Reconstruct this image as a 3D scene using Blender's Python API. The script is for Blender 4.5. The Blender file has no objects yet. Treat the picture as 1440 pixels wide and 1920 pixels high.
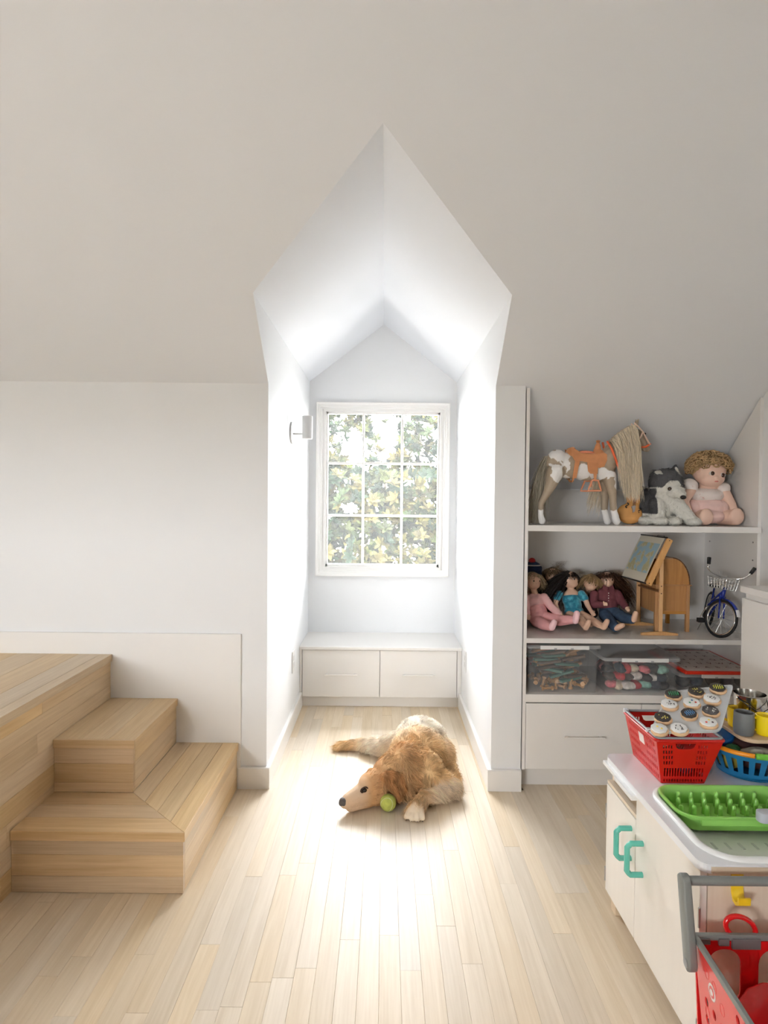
import bpy, bmesh, math, random
import numpy as np
from mathutils import Vector, Matrix, Euler

PI = math.pi
scene = bpy.context.scene
C = scene.collection
rnd = random.Random(7)

# ------------------------------------------------------------------ camera
cam_d = bpy.data.cameras.new('camera')
cam = bpy.data.objects.new('camera', cam_d); C.objects.link(cam)
cam_d.sensor_fit = 'VERTICAL'; cam_d.sensor_height = 36.0
cam_d.lens = 1135.424 / 1920 * 36.0
cam_d.clip_start = 0.02; cam_d.clip_end = 200
cam.matrix_world = Matrix((
    (0.99995523, -0.00941921, 0.000899792, 0.0),
    (0.00110204, 0.02148893, -0.999768479, -2.646),
    (0.00939769, 0.99972471, 0.0214983436, 1.2786),
    (0, 0, 0, 1)))
scene.camera = cam

# ------------------------------------------------------------------ sky and exposure
world = bpy.data.worlds.new('overcast_sky'); scene.world = world
world.use_nodes = True
bg = world.node_tree.nodes['Background']
bg.inputs[0].default_value = (0.955, 0.982, 1.01, 1)
bg.inputs[1].default_value = 42.0

scene.view_settings.view_transform = 'Standard'
scene.view_settings.look = 'None'
scene.view_settings.gamma = 1.0
scene.view_settings.use_curve_mapping = False
scene.view_settings.exposure = 0.0
scene.cycles.use_denoising = True
scene.cycles.use_adaptive_sampling = True
scene.cycles.adaptive_threshold = 0.1
scene.cycles.adaptive_min_samples = 16
scene.cycles.blur_glossy = 1.0
scene.cycles.caustics_reflective = False
scene.cycles.caustics_refractive = False
scene.cycles.max_bounces = 8
scene.cycles.diffuse_bounces = 5
scene.cycles.glossy_bounces = 3
scene.cycles.transparent_max_bounces = 12
scene.cycles.sample_clamp_indirect = 12

def portal(name, loc, rot, sx, sy):
    """marks a window opening for the renderer's sky sampling; gives no light of its own"""
    l = bpy.data.lights.new(name, 'AREA'); l.shape = 'RECTANGLE'; l.size = sx; l.size_y = sy
    l.cycles.is_portal = True
    o = bpy.data.objects.new(name, l); C.objects.link(o)
    o.location = loc; o.rotation_euler = rot
    return o
portal('window_portal', (-0.016, 1.56, 1.34), (-PI/2, 0, 0), 0.82, 1.10)
portal('fill_window_portal', (-1.9, -4.46, 1.08), (PI/2, 0, 0), 1.45, .66)  # covers the unseen rear opening added for fill light

# ------------------------------------------------------------------ helpers
def lin(c):
    return tuple((x/255/12.92 if x/255 <= .04045 else ((x/255+.055)/1.055)**2.4) for x in c)

_mats = {}
def M(name, rgb=None, rough=.5, metal=0, var=0, vscale=8, bump=0, bscale=150, spec=.5, attr=False, clear=None,
      rgb2=None, coat=0, sheen=0, subsurf=0, stretch=None, thr=None, translucent=0, randv=0):
    if name in _mats: return _mats[name]
    m = bpy.data.materials.new(name); m.use_nodes = True
    nt = m.node_tree; N = nt.nodes; L = nt.links
    b = N['Principled BSDF']; out = N['Material Output']
    col = lin(rgb) if rgb else (.8, .8, .8)
    b.inputs['Base Color'].default_value = (*col, 1)
    b.inputs['Roughness'].default_value = rough
    b.inputs['Metallic'].default_value = metal
    b.inputs['Specular IOR Level'].default_value = spec
    if coat: b.inputs['Coat Weight'].default_value = coat
    if sheen: b.inputs['Sheen Weight'].default_value = sheen
    src = None
    if attr:
        a = N.new('ShaderNodeAttribute'); a.attribute_name = 'Col'; src = a.outputs['Color']
    tc = None
    if var or bump or rgb2:
        tc = N.new('ShaderNodeTexCoord')
        co = tc.outputs['Object']
        if stretch:
            mp = N.new('ShaderNodeMapping'); mp.inputs['Scale'].default_value = stretch
            L.new(co, mp.inputs['Vector']); co = mp.outputs['Vector']
    if rgb2:
        n = N.new('ShaderNodeTexNoise'); n.inputs['Scale'].default_value = vscale; n.inputs['Detail'].default_value = 4
        L.new(co, n.inputs['Vector'])
        r = N.new('ShaderNodeValToRGB')
        lo, hi = thr if thr else (.35, .65)
        r.color_ramp.elements[0].position = lo; r.color_ramp.elements[1].position = hi
        r.color_ramp.elements[0].color = (*col, 1); r.color_ramp.elements[1].color = (*lin(rgb2), 1)
        L.new(n.outputs['Fac'], r.inputs[0]); src = r.outputs['Color']
    if var:
        n = N.new('ShaderNodeTexNoise'); n.inputs['Scale'].default_value = vscale; n.inputs['Detail'].default_value = 5
        L.new(co, n.inputs['Vector'])
        mr = N.new('ShaderNodeMapRange'); mr.inputs['From Min'].default_value = .3; mr.inputs['From Max'].default_value = .7
        mr.inputs['To Min'].default_value = 1-var; mr.inputs['To Max'].default_value = 1+var
        L.new(n.outputs['Fac'], mr.inputs['Value'])
        mx = N.new('ShaderNodeVectorMath'); mx.operation = 'SCALE'
        if src: L.new(src, mx.inputs[0])
        else: mx.inputs[0].default_value = col
        L.new(mr.outputs[0], mx.inputs['Scale']); src = mx.outputs[0]
    if randv:
        oi = N.new('ShaderNodeObjectInfo')
        mr = N.new('ShaderNodeMapRange'); mr.inputs['To Min'].default_value = 1-randv; mr.inputs['To Max'].default_value = 1+randv
        L.new(oi.outputs['Random'], mr.inputs['Value'])
        mx = N.new('ShaderNodeVectorMath'); mx.operation = 'SCALE'
        if src: L.new(src, mx.inputs[0])
        else: mx.inputs[0].default_value = col
        L.new(mr.outputs[0], mx.inputs['Scale']); src = mx.outputs[0]
    if src: L.new(src, b.inputs['Base Color'])
    if bump:
        n = N.new('ShaderNodeTexNoise'); n.inputs['Scale'].default_value = bscale; n.inputs['Detail'].default_value = 3
        L.new(co, n.inputs['Vector'])
        bm = N.new('ShaderNodeBump'); bm.inputs['Strength'].default_value = bump; bm.inputs['Distance'].default_value = .002
        L.new(n.outputs['Fac'], bm.inputs['Height']); L.new(bm.outputs[0], b.inputs['Normal'])
    if clear is not None:       # clear = share of light that passes straight through
        t = N.new('ShaderNodeBsdfTransparent'); mix = N.new('ShaderNodeMixShader'); mix.inputs[0].default_value = 1-clear
        L.new(t.outputs[0], mix.inputs[1]); L.new(b.outputs[0], mix.inputs[2]); L.new(mix.outputs[0], out.inputs[0])
    if translucent:
        t = N.new('ShaderNodeBsdfTranslucent'); mix = N.new('ShaderNodeMixShader'); mix.inputs[0].default_value = translucent
        if src: L.new(src, t.inputs[0])
        else: t.inputs[0].default_value = (*col, 1)
        L.new(b.outputs[0], mix.inputs[1]); L.new(t.outputs[0], mix.inputs[2]); L.new(mix.outputs[0], out.inputs[0])
    _mats[name] = m
    return m

def wood(name, light, dark, axis='Y', rough=.35, scale=1.0, randv=.10, spec=.5, contrast=1.0, knots=True, local=False):
    """timber with grain along one axis; every board gets its own offset and tone"""
    if name in _mats: return _mats[name]
    m = bpy.data.materials.new(name); m.use_nodes = True
    nt = m.node_tree; N = nt.nodes; L = nt.links; b = N['Principled BSDF']
    oi = N.new('ShaderNodeObjectInfo')
    if local:
        ge = N.new('ShaderNodeTexCoord'); pos = ge.outputs['Object']
    else:
        ge = N.new('ShaderNodeNewGeometry'); pos = ge.outputs['Position']
    sc_ = {'X': (1.3, 26, 26), 'Y': (26, 1.3, 26), 'Z': (26, 26, 1.3)}[axis]
    mu = N.new('ShaderNodeMath'); mu.operation = 'MULTIPLY'; mu.inputs[1].default_value = 42.0
    L.new(oi.outputs['Random'], mu.inputs[0])
    ad = N.new('ShaderNodeVectorMath'); ad.operation = 'ADD'
    L.new(pos, ad.inputs[0]); L.new(mu.outputs[0], ad.inputs[1])
    mp = N.new('ShaderNodeMapping'); mp.inputs['Scale'].default_value = tuple(s*scale for s in sc_)
    L.new(ad.outputs[0], mp.inputs['Vector'])
    n1 = N.new('ShaderNodeTexNoise'); n1.inputs['Scale'].default_value = 1.0; n1.inputs['Detail'].default_value = 6
    n1.inputs['Roughness'].default_value = .62; n1.inputs['Distortion'].default_value = .9
    L.new(mp.outputs[0], n1.inputs['Vector'])
    mp2 = N.new('ShaderNodeMapping'); mp2.inputs['Scale'].default_value = tuple(s*scale*(6 if s > 10 else 4) for s in sc_)
    L.new(ad.outputs[0], mp2.inputs['Vector'])
    n2 = N.new('ShaderNodeTexNoise'); n2.inputs['Scale'].default_value = 1.0; n2.inputs['Detail'].default_value = 3
    L.new(mp2.outputs[0], n2.inputs['Vector'])
    mixf = N.new('ShaderNodeMath'); mixf.operation = 'MULTIPLY_ADD'; mixf.inputs[1].default_value = .35
    L.new(n2.outputs['Fac'], mixf.inputs[0])
    s65 = N.new('ShaderNodeMath'); s65.operation = 'MULTIPLY'; s65.inputs[1].default_value = .65
    L.new(n1.outputs['Fac'], s65.inputs[0]); L.new(s65.outputs[0], mixf.inputs[2])
    r = N.new('ShaderNodeValToRGB')
    r.color_ramp.elements[0].position = .5-.16/contrast; r.color_ramp.elements[1].position = .5+.13/contrast
    r.color_ramp.elements[0].color = (*lin(dark), 1); r.color_ramp.elements[1].color = (*lin(light), 1)
    L.new(mixf.outputs[0], r.inputs[0])
    mr = N.new('ShaderNodeMapRange'); mr.inputs['To Min'].default_value = 1-randv; mr.inputs['To Max'].default_value = 1+randv
    L.new(oi.outputs['Random'], mr.inputs['Value'])
    sv = N.new('ShaderNodeVectorMath'); sv.operation = 'SCALE'
    L.new(r.outputs[0], sv.inputs[0]); L.new(mr.outputs[0], sv.inputs['Scale'])
    # warm / pale shift from board to board
    wn = N.new('ShaderNodeTexWhiteNoise'); wn.noise_dimensions = '1D'; L.new(mu.outputs[0], wn.inputs['W'])
    hs = N.new('ShaderNodeHueSaturation')
    mr2 = N.new('ShaderNodeMapRange'); mr2.inputs['To Min'].default_value = .78; mr2.inputs['To Max'].default_value = 1.12
    L.new(wn.outputs['Value'], mr2.inputs['Value']); L.new(mr2.outputs[0], hs.inputs['Saturation'])
    L.new(sv.outputs[0], hs.inputs['Color']); L.new(hs.outputs[0], b.inputs['Base Color'])
    b.inputs['Roughness'].default_value = rough; b.inputs['Specular IOR Level'].default_value = spec
    bm = N.new('ShaderNodeBump'); bm.inputs['Strength'].default_value = .12; bm.inputs['Distance'].default_value = .001
    L.new(n2.outputs['Fac'], bm.inputs['Height']); L.new(bm.outputs[0], b.inputs['Normal'])
    _mats[name] = m
    return m

class MB:
    """collects shapes into one mesh"""
    def __init__(s): s.v = []; s.f = []
    def add(s, vs, fs):
        o = len(s.v); s.v += [tuple(v) for v in vs]; s.f += [tuple(i+o for i in f) for f in fs]; return s
    def box(s, a, b, bev=0):
        x0, y0, z0 = a; x1, y1, z1 = b
        if not bev:
            return s.add([(x0,y0,z0),(x1,y0,z0),(x1,y1,z0),(x0,y1,z0),(x0,y0,z1),(x1,y0,z1),(x1,y1,z1),(x0,y1,z1)],
                  [(3,2,1,0),(4,5,6,7),(0,1,5,4),(1,2,6,5),(2,3,7,6),(3,0,4,7)])
        bm = bmesh.new(); bmesh.ops.create_cube(bm, size=1)
        for v in bm.verts:
            v.co = Vector(((x0+x1)/2 + v.co.x*(x1-x0), (y0+y1)/2 + v.co.y*(y1-y0), (z0+z1)/2 + v.co.z*(z1-z0)))
        bmesh.ops.bevel(bm, geom=bm.edges[:], offset=bev, segments=2, affect='EDGES', profile=.5)
        bm.verts.index_update()
        s.add([v.co for v in bm.verts], [[v.index for v in f.verts] for f in bm.faces]); bm.free(); return s
    def prism(s, poly, lo, hi, axis='z', bev=0):
        """poly: 2D points; axis: the axis it is extruded along (x: poly=(y,z); y: poly=(x,z); z: poly=(x,y))"""
        n = len(poly)
        def p3(p, h):
            return {'z': (p[0], p[1], h), 'y': (p[0], h, p[1]), 'x': (h, p[0], p[1])}[axis]
        vs = [p3(p, lo) for p in poly] + [p3(p, hi) for p in poly]
        fs = [tuple(range(n)), tuple(range(2*n-1, n-1, -1))] + [(i, i+n, (i+1) % n+n, (i+1) % n) for i in range(n)]
        if bev:
            bm = bmesh.new(); bv = [bm.verts.new(v) for v in vs]
            for f in fs: bm.faces.new([bv[i] for i in f])
            bmesh.ops.recalc_face_normals(bm, faces=bm.faces[:])
            bmesh.ops.bevel(bm, geom=bm.edges[:], offset=bev, segments=2, affect='EDGES', profile=.5)
            bm.verts.index_update()
            s.add([v.co for v in bm.verts], [[v.index for v in f.verts] for f in bm.faces]); bm.free(); return s
        return s.add(vs, fs)
    def tube(s, pts, r, n=8, caps=True, closed=False):
        pts = [Vector(p) for p in pts]; k = len(pts)
        rs = r if isinstance(r, (list, tuple)) else [r]*k
        rings = []; up = None
        for i, p in enumerate(pts):
            if closed: t = pts[(i+1) % k]-pts[i-1]
            else: t = pts[min(i+1, k-1)]-pts[max(i-1, 0)]
            if t.length < 1e-9: t = Vector((0, 0, 1))
            t.normalize()
            if up is None:
                up = Vector((0, 0, 1)) if abs(t.z) < .9 else Vector((1, 0, 0))
            a = t.cross(up)
            if a.length < 1e-6: a = t.cross(Vector((0, 1, 0)))
            a.normalize(); b = a.cross(t).normalized(); up = b
            rings.append([p + a*math.cos(2*PI*j/n)*rs[i] + b*math.sin(2*PI*j/n)*rs[i] for j in range(n)])
        vs = [v for q in rings for v in q]; fs = []
        for i in range(k if closed else k-1):
            for j in range(n):
                i2 = (i+1) % k
                fs.append((i*n+j, i*n+(j+1) % n, i2*n+(j+1) % n, i2*n+j))
        if caps and not closed:
            fs.append(tuple(range(n-1, -1, -1))); fs.append(tuple((k-1)*n+j for j in range(n)))
        return s.add(vs, fs)
    def lathe(s, prof, n=24, c=(0, 0, 0), axis='z'):
        """prof: (r, h) list"""
        vs = []; fs = []; k = len(prof)
        for r, h in prof:
            for j in range(n):
                a = 2*PI*j/n; p = (r*math.cos(a), r*math.sin(a), h)
                if axis == 'x': p = (p[2], p[0], p[1])
                if axis == 'y': p = (p[0], p[2], p[1])
                vs.append((p[0]+c[0], p[1]+c[1], p[2]+c[2]))
        for i in range(k-1):
            for j in range(n):
                fs.append((i*n+j, i*n+(j+1) % n, (i+1)*n+(j+1) % n, (i+1)*n+j))
        if prof[0][0] > 1e-6: fs.append(tuple(range(n-1, -1, -1)))
        if prof[-1][0] > 1e-6: fs.append(tuple((k-1)*n+j for j in range(n)))
        return s.add(vs, fs)
    def ball(s, c, r, n=12, rot=None):
        if not isinstance(r, (tuple, list)): r = (r, r, r)
        vs = []; fs = []; k = max(4, n//2+1)
        Rm = Euler(rot).to_matrix() if rot else None
        for i in range(k+1):
            th = PI*i/k
            for j in range(n):
                a = 2*PI*j/n
                p = Vector((math.sin(th)*math.cos(a)*r[0], math.sin(th)*math.sin(a)*r[1], math.cos(th)*r[2]))
                if Rm: p = Rm @ p
                vs.append(p+Vector(c))
        for i in range(k):
            for j in range(n):
                if i == 0: fs.append((j, (i+1)*n+j, (i+1)*n+(j+1) % n))
                elif i == k-1: fs.append((i*n+j, (i+1)*n+j, i*n+(j+1) % n))
                else: fs.append((i*n+j, (i+1)*n+j, (i+1)*n+(j+1) % n, i*n+(j+1) % n))
        return s.add(vs, fs)
    def sheet(s, rows, thick=0):
        """grid of points"""
        h = len(rows); w = len(rows[0])
        vs = [p for r_ in rows for p in r_]
        fs = [(i*w+j, i*w+j+1, (i+1)*w+j+1, (i+1)*w+j) for i in range(h-1) for j in range(w-1)]
        return s.add(vs, fs)
    def xform(s, mat):
        s.v = [tuple(mat @ Vector(v)) for v in s.v]; return s
    def build(s, name, mat, parent=None, smooth=False, loc=None, rot=None, recalc=True, auto=None):
        me = bpy.data.meshes.new(name)
        me.from_pydata(s.v, [], s.f)
        if recalc:
            bm = bmesh.new(); bm.from_mesh(me)
            bmesh.ops.remove_doubles(bm, verts=bm.verts[:], dist=1e-6)
            bmesh.ops.recalc_face_normals(bm, faces=bm.faces[:]); bm.to_mesh(me); bm.free()
        if mat: me.materials.append(mat)
        if smooth or auto:
            me.shade_smooth()
            if auto:
                me.set_sharp_from_angle(angle=math.radians(auto))
        o = bpy.data.objects.new(name, me); C.objects.link(o)
        if parent: o.parent = parent
        if loc is not None: o.location = loc
        if rot is not None: o.rotation_euler = rot
        return o

def tag(o, label=None, cat=None, group=None, kind=None):
    if label: o['label'] = label
    if cat: o['category'] = cat
    if group: o['group'] = group
    if kind: o['kind'] = kind
    return o
def empty(name, loc=(0, 0, 0), rz=0, label=None, cat=None, group=None, rot=None, scale=None):
    o = bpy.data.objects.new(name, None); C.objects.link(o); o.empty_display_size = .05
    o.location = loc; o.rotation_euler = rot if rot else (0, 0, rz)
    if scale: o.scale = (scale,)*3
    return tag(o, label, cat, group)
def copy_tree(o, parent=None):
    c = o.copy(); C.objects.link(c); c.parent = parent
    for ch in o.children: copy_tree(ch, c)
    return c
def struct(name, mb, mat, parent=None, **k):
    o = mb.build(name, mat, parent, **k)
    if parent is None: o['kind'] = 'structure'
    return o

def setcol(me, cols):
    a = me.color_attributes.new('Col', 'FLOAT_COLOR', 'POINT')
    c = np.ones((len(me.vertices), 4), np.float32); c[:, :3] = cols
    a.data.foreach_set('color', c.ravel())

def vco(me):
    a = np.empty(len(me.vertices)*3, np.float32); me.vertices.foreach_get('co', a); return a.reshape(-1, 3)

def blob(name, prims, mat, parent=None, voxel=.004, smooth=8, colfn=None, factor=.5, loc=None, rot=None):
    """one continuous skin around overlapping ellipsoids ('e', centre, radii, rot) and tapering limbs ('c', p0, p1, r0, r1)"""
    mb = MB()
    for q in prims:
        if q[0] == 'e': mb.ball(q[1], q[2], 20, q[3] if len(q) > 3 else None)
        elif q[0] == 'c':
            p0, p1 = Vector(q[1]), Vector(q[2]); r0, r1 = q[3], q[4]
            mb.ball(p0, r0, 14); mb.ball(p1, r1, 14)
            mb.tube([p0, p0.lerp(p1, .5), p1], [r0, (r0+r1)/2, r1], 14)
        elif q[0] == 'm': mb.add(q[1], q[2])
    me = bpy.data.meshes.new(name); me.from_pydata(mb.v, [], mb.f)
    bm = bmesh.new(); bm.from_mesh(me); bmesh.ops.remove_doubles(bm, verts=bm.verts[:], dist=1e-6)
    bmesh.ops.recalc_face_normals(bm, faces=bm.faces[:]); bm.to_mesh(me); bm.free()
    t = bpy.data.objects.new('tmp', me); C.objects.link(t)
    r = t.modifiers.new('r', 'REMESH'); r.mode = 'VOXEL'; r.voxel_size = voxel
    if smooth:
        s = t.modifiers.new('s', 'SMOOTH'); s.iterations = smooth; s.factor = factor
    dg = bpy.context.evaluated_depsgraph_get()
    me2 = bpy.data.meshes.new_from_object(t.evaluated_get(dg)); me2.name = name
    bpy.data.objects.remove(t); bpy.data.meshes.remove(me)
    me2.materials.clear(); me2.materials.append(mat); me2.shade_smooth()
    if colfn is not None: setcol(me2, colfn(vco(me2)))
    o = bpy.data.objects.new(name, me2); C.objects.link(o)
    if parent: o.parent = parent
    if loc is not None: o.location = loc
    if rot is not None: o.rotation_euler = rot
    return o

def sample_surface(me, n, seed=1, keep=None):
    """n random points with normals on a mesh (local space)"""
    rg = np.random.default_rng(seed)
    me.calc_loop_triangles()
    tr = np.empty(len(me.loop_triangles)*3, np.int32); me.loop_triangles.foreach_get('vertices', tr); tr = tr.reshape(-1, 3)
    co = vco(me); a, b, c = co[tr[:, 0]], co[tr[:, 1]], co[tr[:, 2]]
    nn = np.cross(b-a, c-a); ar = np.linalg.norm(nn, axis=1); 
    w = ar.copy()
    if keep is not None: w *= keep((a+b+c)/3)
    idx = rg.choice(len(tr), n, p=w/w.sum())
    u = rg.random((n, 1)); v = rg.random((n, 1)); fl = (u+v) > 1; u = np.where(fl, 1-u, u); v = np.where(fl, 1-v, v)
    p = a[idx]+u*(b-a)[idx]+v*(c-a)[idx]
    nr = nn[idx]/np.maximum(ar[idx][:, None], 1e-12)
    return p, nr

def strands(name, paths, width, cols, mat, parent=None, seed=3, taper=.15):
    """paths: (n, k, 3) hairs as thin tapering ribbons of one mesh; cols: (n, 3) linear colours"""
    rg = np.random.default_rng(seed)
    n, k, _ = paths.shape
    side = rg.normal(size=(n, 3)); t = paths[:, -1]-paths[:, 0]; t /= np.maximum(np.linalg.norm(t, axis=1, keepdims=True), 1e-9)
    side = np.cross(t, side); side /= np.maximum(np.linalg.norm(side, axis=1, keepdims=True), 1e-9)
    w = width*np.ones(n) if np.isscalar(width) else width
    prof = np.linspace(1, taper, k)
    V = np.empty((n, k, 2, 3), np.float32)
    off = side[:, None, :]*(w[:, None]*prof[None, :])[:, :, None]/2
    V[:, :, 0] = paths-off; V[:, :, 1] = paths+off
    base = (np.arange(n)*k*2)[:, None]
    seg = np.arange(k-1)[None, :]*2
    q = np.stack([base+seg, base+seg+1, base+seg+3, base+seg+2], axis=-1).reshape(-1, 4)
    me = bpy.data.meshes.new(name)
    me.vertices.add(n*k*2); me.vertices.foreach_set('co', V.reshape(-1))
    me.loops.add(q.size); me.loops.foreach_set('vertex_index', q.reshape(-1).astype(np.int32))
    me.polygons.add(len(q)); me.polygons.foreach_set('loop_start', (np.arange(len(q))*4).astype(np.int32))
    me.update(calc_edges=True); me.validate()
    setcol(me, np.repeat(cols.astype(np.float32), k*2, axis=0))
    me.materials.append(mat); me.shade_smooth()
    o = bpy.data.objects.new(name, me); C.objects.link(o)
    if parent: o.parent = parent
    o['kind'] = 'stuff'
    return o

def fur(name, src, n, length, flow, mat, parent, colfn, lift=.35, width=.0012, seed=5, k=4, droop=.0, jitter=.25, keep=None, lenfn=None, wav=0):
    p, nr = sample_surface(src.data, n, seed, keep)
    rg = np.random.default_rng(seed+1)
    fl = flow(p); fl = fl-nr*np.sum(fl*nr, axis=1, keepdims=True)
    fl /= np.maximum(np.linalg.norm(fl, axis=1, keepdims=True), 1e-6)
    d = fl+nr*lift+rg.normal(size=p.shape)*jitter
    d /= np.linalg.norm(d, axis=1, keepdims=True)
    ln = length*(.65+.7*rg.random(n))
    if lenfn is not None: ln = ln*lenfn(p)
    t = np.linspace(0, 1, k)
    P = p[:, None, :]-nr[:, None, :]*.001+d[:, None, :]*(t[None, :, None]*ln[:, None, None])
    P[:, :, 2] -= droop*(t**2)[None, :]*ln[:, None]
    P -= nr[:, None, :]*((t**2)[None, :, None]*ln[:, None, None]*lift*.55)
    if wav:
        ph = rg.random(n)*6.28; sd = np.cross(d, nr)
        P += sd[:, None, :]*(np.sin(t[None, :]*5+ph[:, None])*ln[:, None]*wav*t[None, :])[:, :, None]
    c = colfn(p)*(.82+.36*rg.random((n, 1)))
    return strands(name, P, width, np.clip(c, 0, 1), mat, parent, seed+2)

def L3(c): return np.array(lin(c))
def text_mesh(name, s, size, mat, parent, loc, rot, extrude=.0004):
    cu = bpy.data.curves.new(name, 'FONT'); cu.body = s; cu.size = size; cu.extrude = extrude; cu.align_x = 'CENTER'; cu.align_y = 'CENTER'
    t = bpy.data.objects.new('tmp', cu); C.objects.link(t)
    dg = bpy.context.evaluated_depsgraph_get()
    me = bpy.data.meshes.new_from_object(t.evaluated_get(dg)); bpy.data.objects.remove(t)
    me.materials.clear(); me.materials.append(mat)
    o = bpy.data.objects.new(name, me); C.objects.link(o); o.parent = parent; o.location = loc; o.rotation_euler = rot
    return o

WHITE = M('painted_wall', (236, 237, 238), .55, bump=.03, bscale=300, spec=.3)
TRIM = M('painted_trim', (238, 236, 233), .35, spec=.4)
CEIL = M('painted_ceiling', (232, 234, 238), .7, bump=.03, bscale=260, spec=.2)
LACQ = M('white_lacquer', (235, 232, 228), .32, spec=.4)
# ------------------------------------------------------------------ the room
XL, XR, XM = -0.5106, 0.4794, -0.0156
ZK, ZD, ZR, SL = 1.776, 2.0619, 2.447, 0.907
YB, YBENCH = 1.435, 1.028
XRW, XLW, YR, YREAR = 1.6653, -3.2, -2.2, -4.4
def slope_poly(poly, thick=.06, mid=0.0):
    up = Vector((0, SL, 1)).normalized()
    a = [Vector((x, y, ZK-SL*y)) for x, y in poly]; n = len(a)
    return MB().add(a, [tuple(range(n))])
yr = -(ZR-ZK)/SL; yd = -(ZD-ZK)/SL
c = slope_poly([(XLW, 0), (XLW, YR), (XM, YR), (XM, yr), (XL, yd), (XL, 0)])
c2 = slope_poly([(XM, YR), (XRW, YR), (XRW, .50), (.61, .50), (.61, 0), (XR, 0), (XR, yd), (XM, yr)])
c.add(c2.v, c2.f)
struct('ceiling', c, CEIL, recalc=False)
# far slope behind the camera
ZRG = ZK-SL*YR
def rear(y): return ZRG+SL*(y-YR)
def rear_poly(x0, x1, y0, y1):
    n = Vector((0, -SL, 1)).normalized()*.06
    a = [Vector((x0, y0, rear(y0))), Vector((x1, y0, rear(y0))), Vector((x1, y1, rear(y1))), Vector((x0, y1, rear(y1)))]
    return a+[p+n for p in a]
cr = MB(); F6 = [(0,1,2,3),(7,6,5,4),(0,4,5,1),(1,5,6,2),(2,6,7,3),(3,7,4,0)]
cr.add(rear_poly(XLW, XRW, YR, YREAR), F6)
struct('ceiling_rear', cr, CEIL)
# dormer ceiling
cd = MB()
for sx, xe in ((-1, XL), (1, XR)):
    A = [Vector((xe, yd, ZD)), Vector((XM, yr, ZR)), Vector((XM, YB, ZR)), Vector((xe, YB, ZD))]
    up = Vector((0, 0, .06))
    cd.add(A+[p+up for p in A], F6)
struct('ceiling_dormer', cd, CEIL)

# walls
T = .12
struct('wall_back_left', MB().box((XLW, 0, 0), (XL-.001, T-.02, ZK+.01)), WHITE)
def side_wall(xi, xo):
    """inner face cut exactly along the roof slope, outer face tucked behind it"""
    pi = [(0, 0), (YB+T, 0), (YB+T, ZD+.05), (yd+.002, ZD+.05), (yd, ZD), (0, ZK)]
    po = [(.006 if xo < xi else 0, 0), (YB+T, 0), (YB+T, ZD+.06), (yd+.03, ZD+.06), (yd+.03, ZD+.03), (.006 if xo < xi else 0, ZK+.006)]
    n = len(pi)
    return MB().add([(xi, y, z) for y, z in pi]+[(xo, y, z) for y, z in po],
        [tuple(range(n)), tuple(range(2*n-1, n-1, -1))]+[(i, i+n, (i+1) % n+n, (i+1) % n) for i in range(n)])
struct('wall_dormer_left', side_wall(XL, XL-T), WHITE)
struct('wall_dormer_right', side_wall(XR, .61), WHITE)
# dormer back wall with the window opening
WX0, WX1, WZ0, WZ1 = -0.425, 0.395, 0.795, 1.885
wb = MB()
wb.box((XL, YB, -.05), (WX0, YB+T, ZD)).box((WX1, YB, 0), (XR, YB+T, ZD)).box((WX0, YB, 0), (WX1, YB+T, WZ0)).box((WX0, YB, WZ1), (WX1, YB+T, ZD))
wb.prism([(XL, ZD), (XR, ZD), (XM, ZR)], YB, YB+T, 'y')
struct('wall_dormer_back', wb, WHITE)
struct('wall_right', MB().prism([(YREAR, -.05), (.6, -.05), (.6, 1.3), (.481, ZK-SL*.481+.05), (0, ZK+.05), (YR, ZRG+.05), (YREAR, rear(YREAR)+.05)], XRW, XRW+T, 'x'), WHITE)
struct('wall_niche_back', MB().box((.61, .483, -.05), (XRW, .55, 1.42)), WHITE)
struct('wall_left', MB().prism([(.1, 0), (.1, ZK+.05), (0, ZK+.05), (YR, ZRG+.05), (YREAR, rear(YREAR)+.05), (YREAR, 0)], XLW-T, XLW, 'x'), WHITE)
RX0_, RX1_, RZ0_, RZ1_ = -2.62, -1.18, .76, 1.4  # unseen window behind the camera, added and sized to let in fill light
struct('wall_rear', MB().box((XLW, YREAR-T, -.05), (RX0_, YREAR, ZK+.05)).box((RX1_, YREAR-T, -.05), (XRW, YREAR, ZK+.05)).box((RX0_, YREAR-T, -.05), (RX1_, YREAR, RZ0_)).box((RX0_, YREAR-T, RZ1_), (RX1_, YREAR, ZK+.05)), WHITE)
struct('fill_window', MB().box((RX0_, YREAR-.08, RZ0_), (RX0_+.04, YREAR-.03, RZ1_)).box((RX1_-.04, YREAR-.08, RZ0_), (RX1_, YREAR-.03, RZ1_)).box((-1.92, YREAR-.08, RZ0_), (-1.88, YREAR-.03, RZ1_))
       .box((RX0_, YREAR-.08, RZ0_), (RX1_, YREAR-.03, RZ0_+.04)).box((RX0_, YREAR-.08, RZ1_-.04), (RX1_, YREAR-.03, RZ1_)), TRIM)

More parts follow.
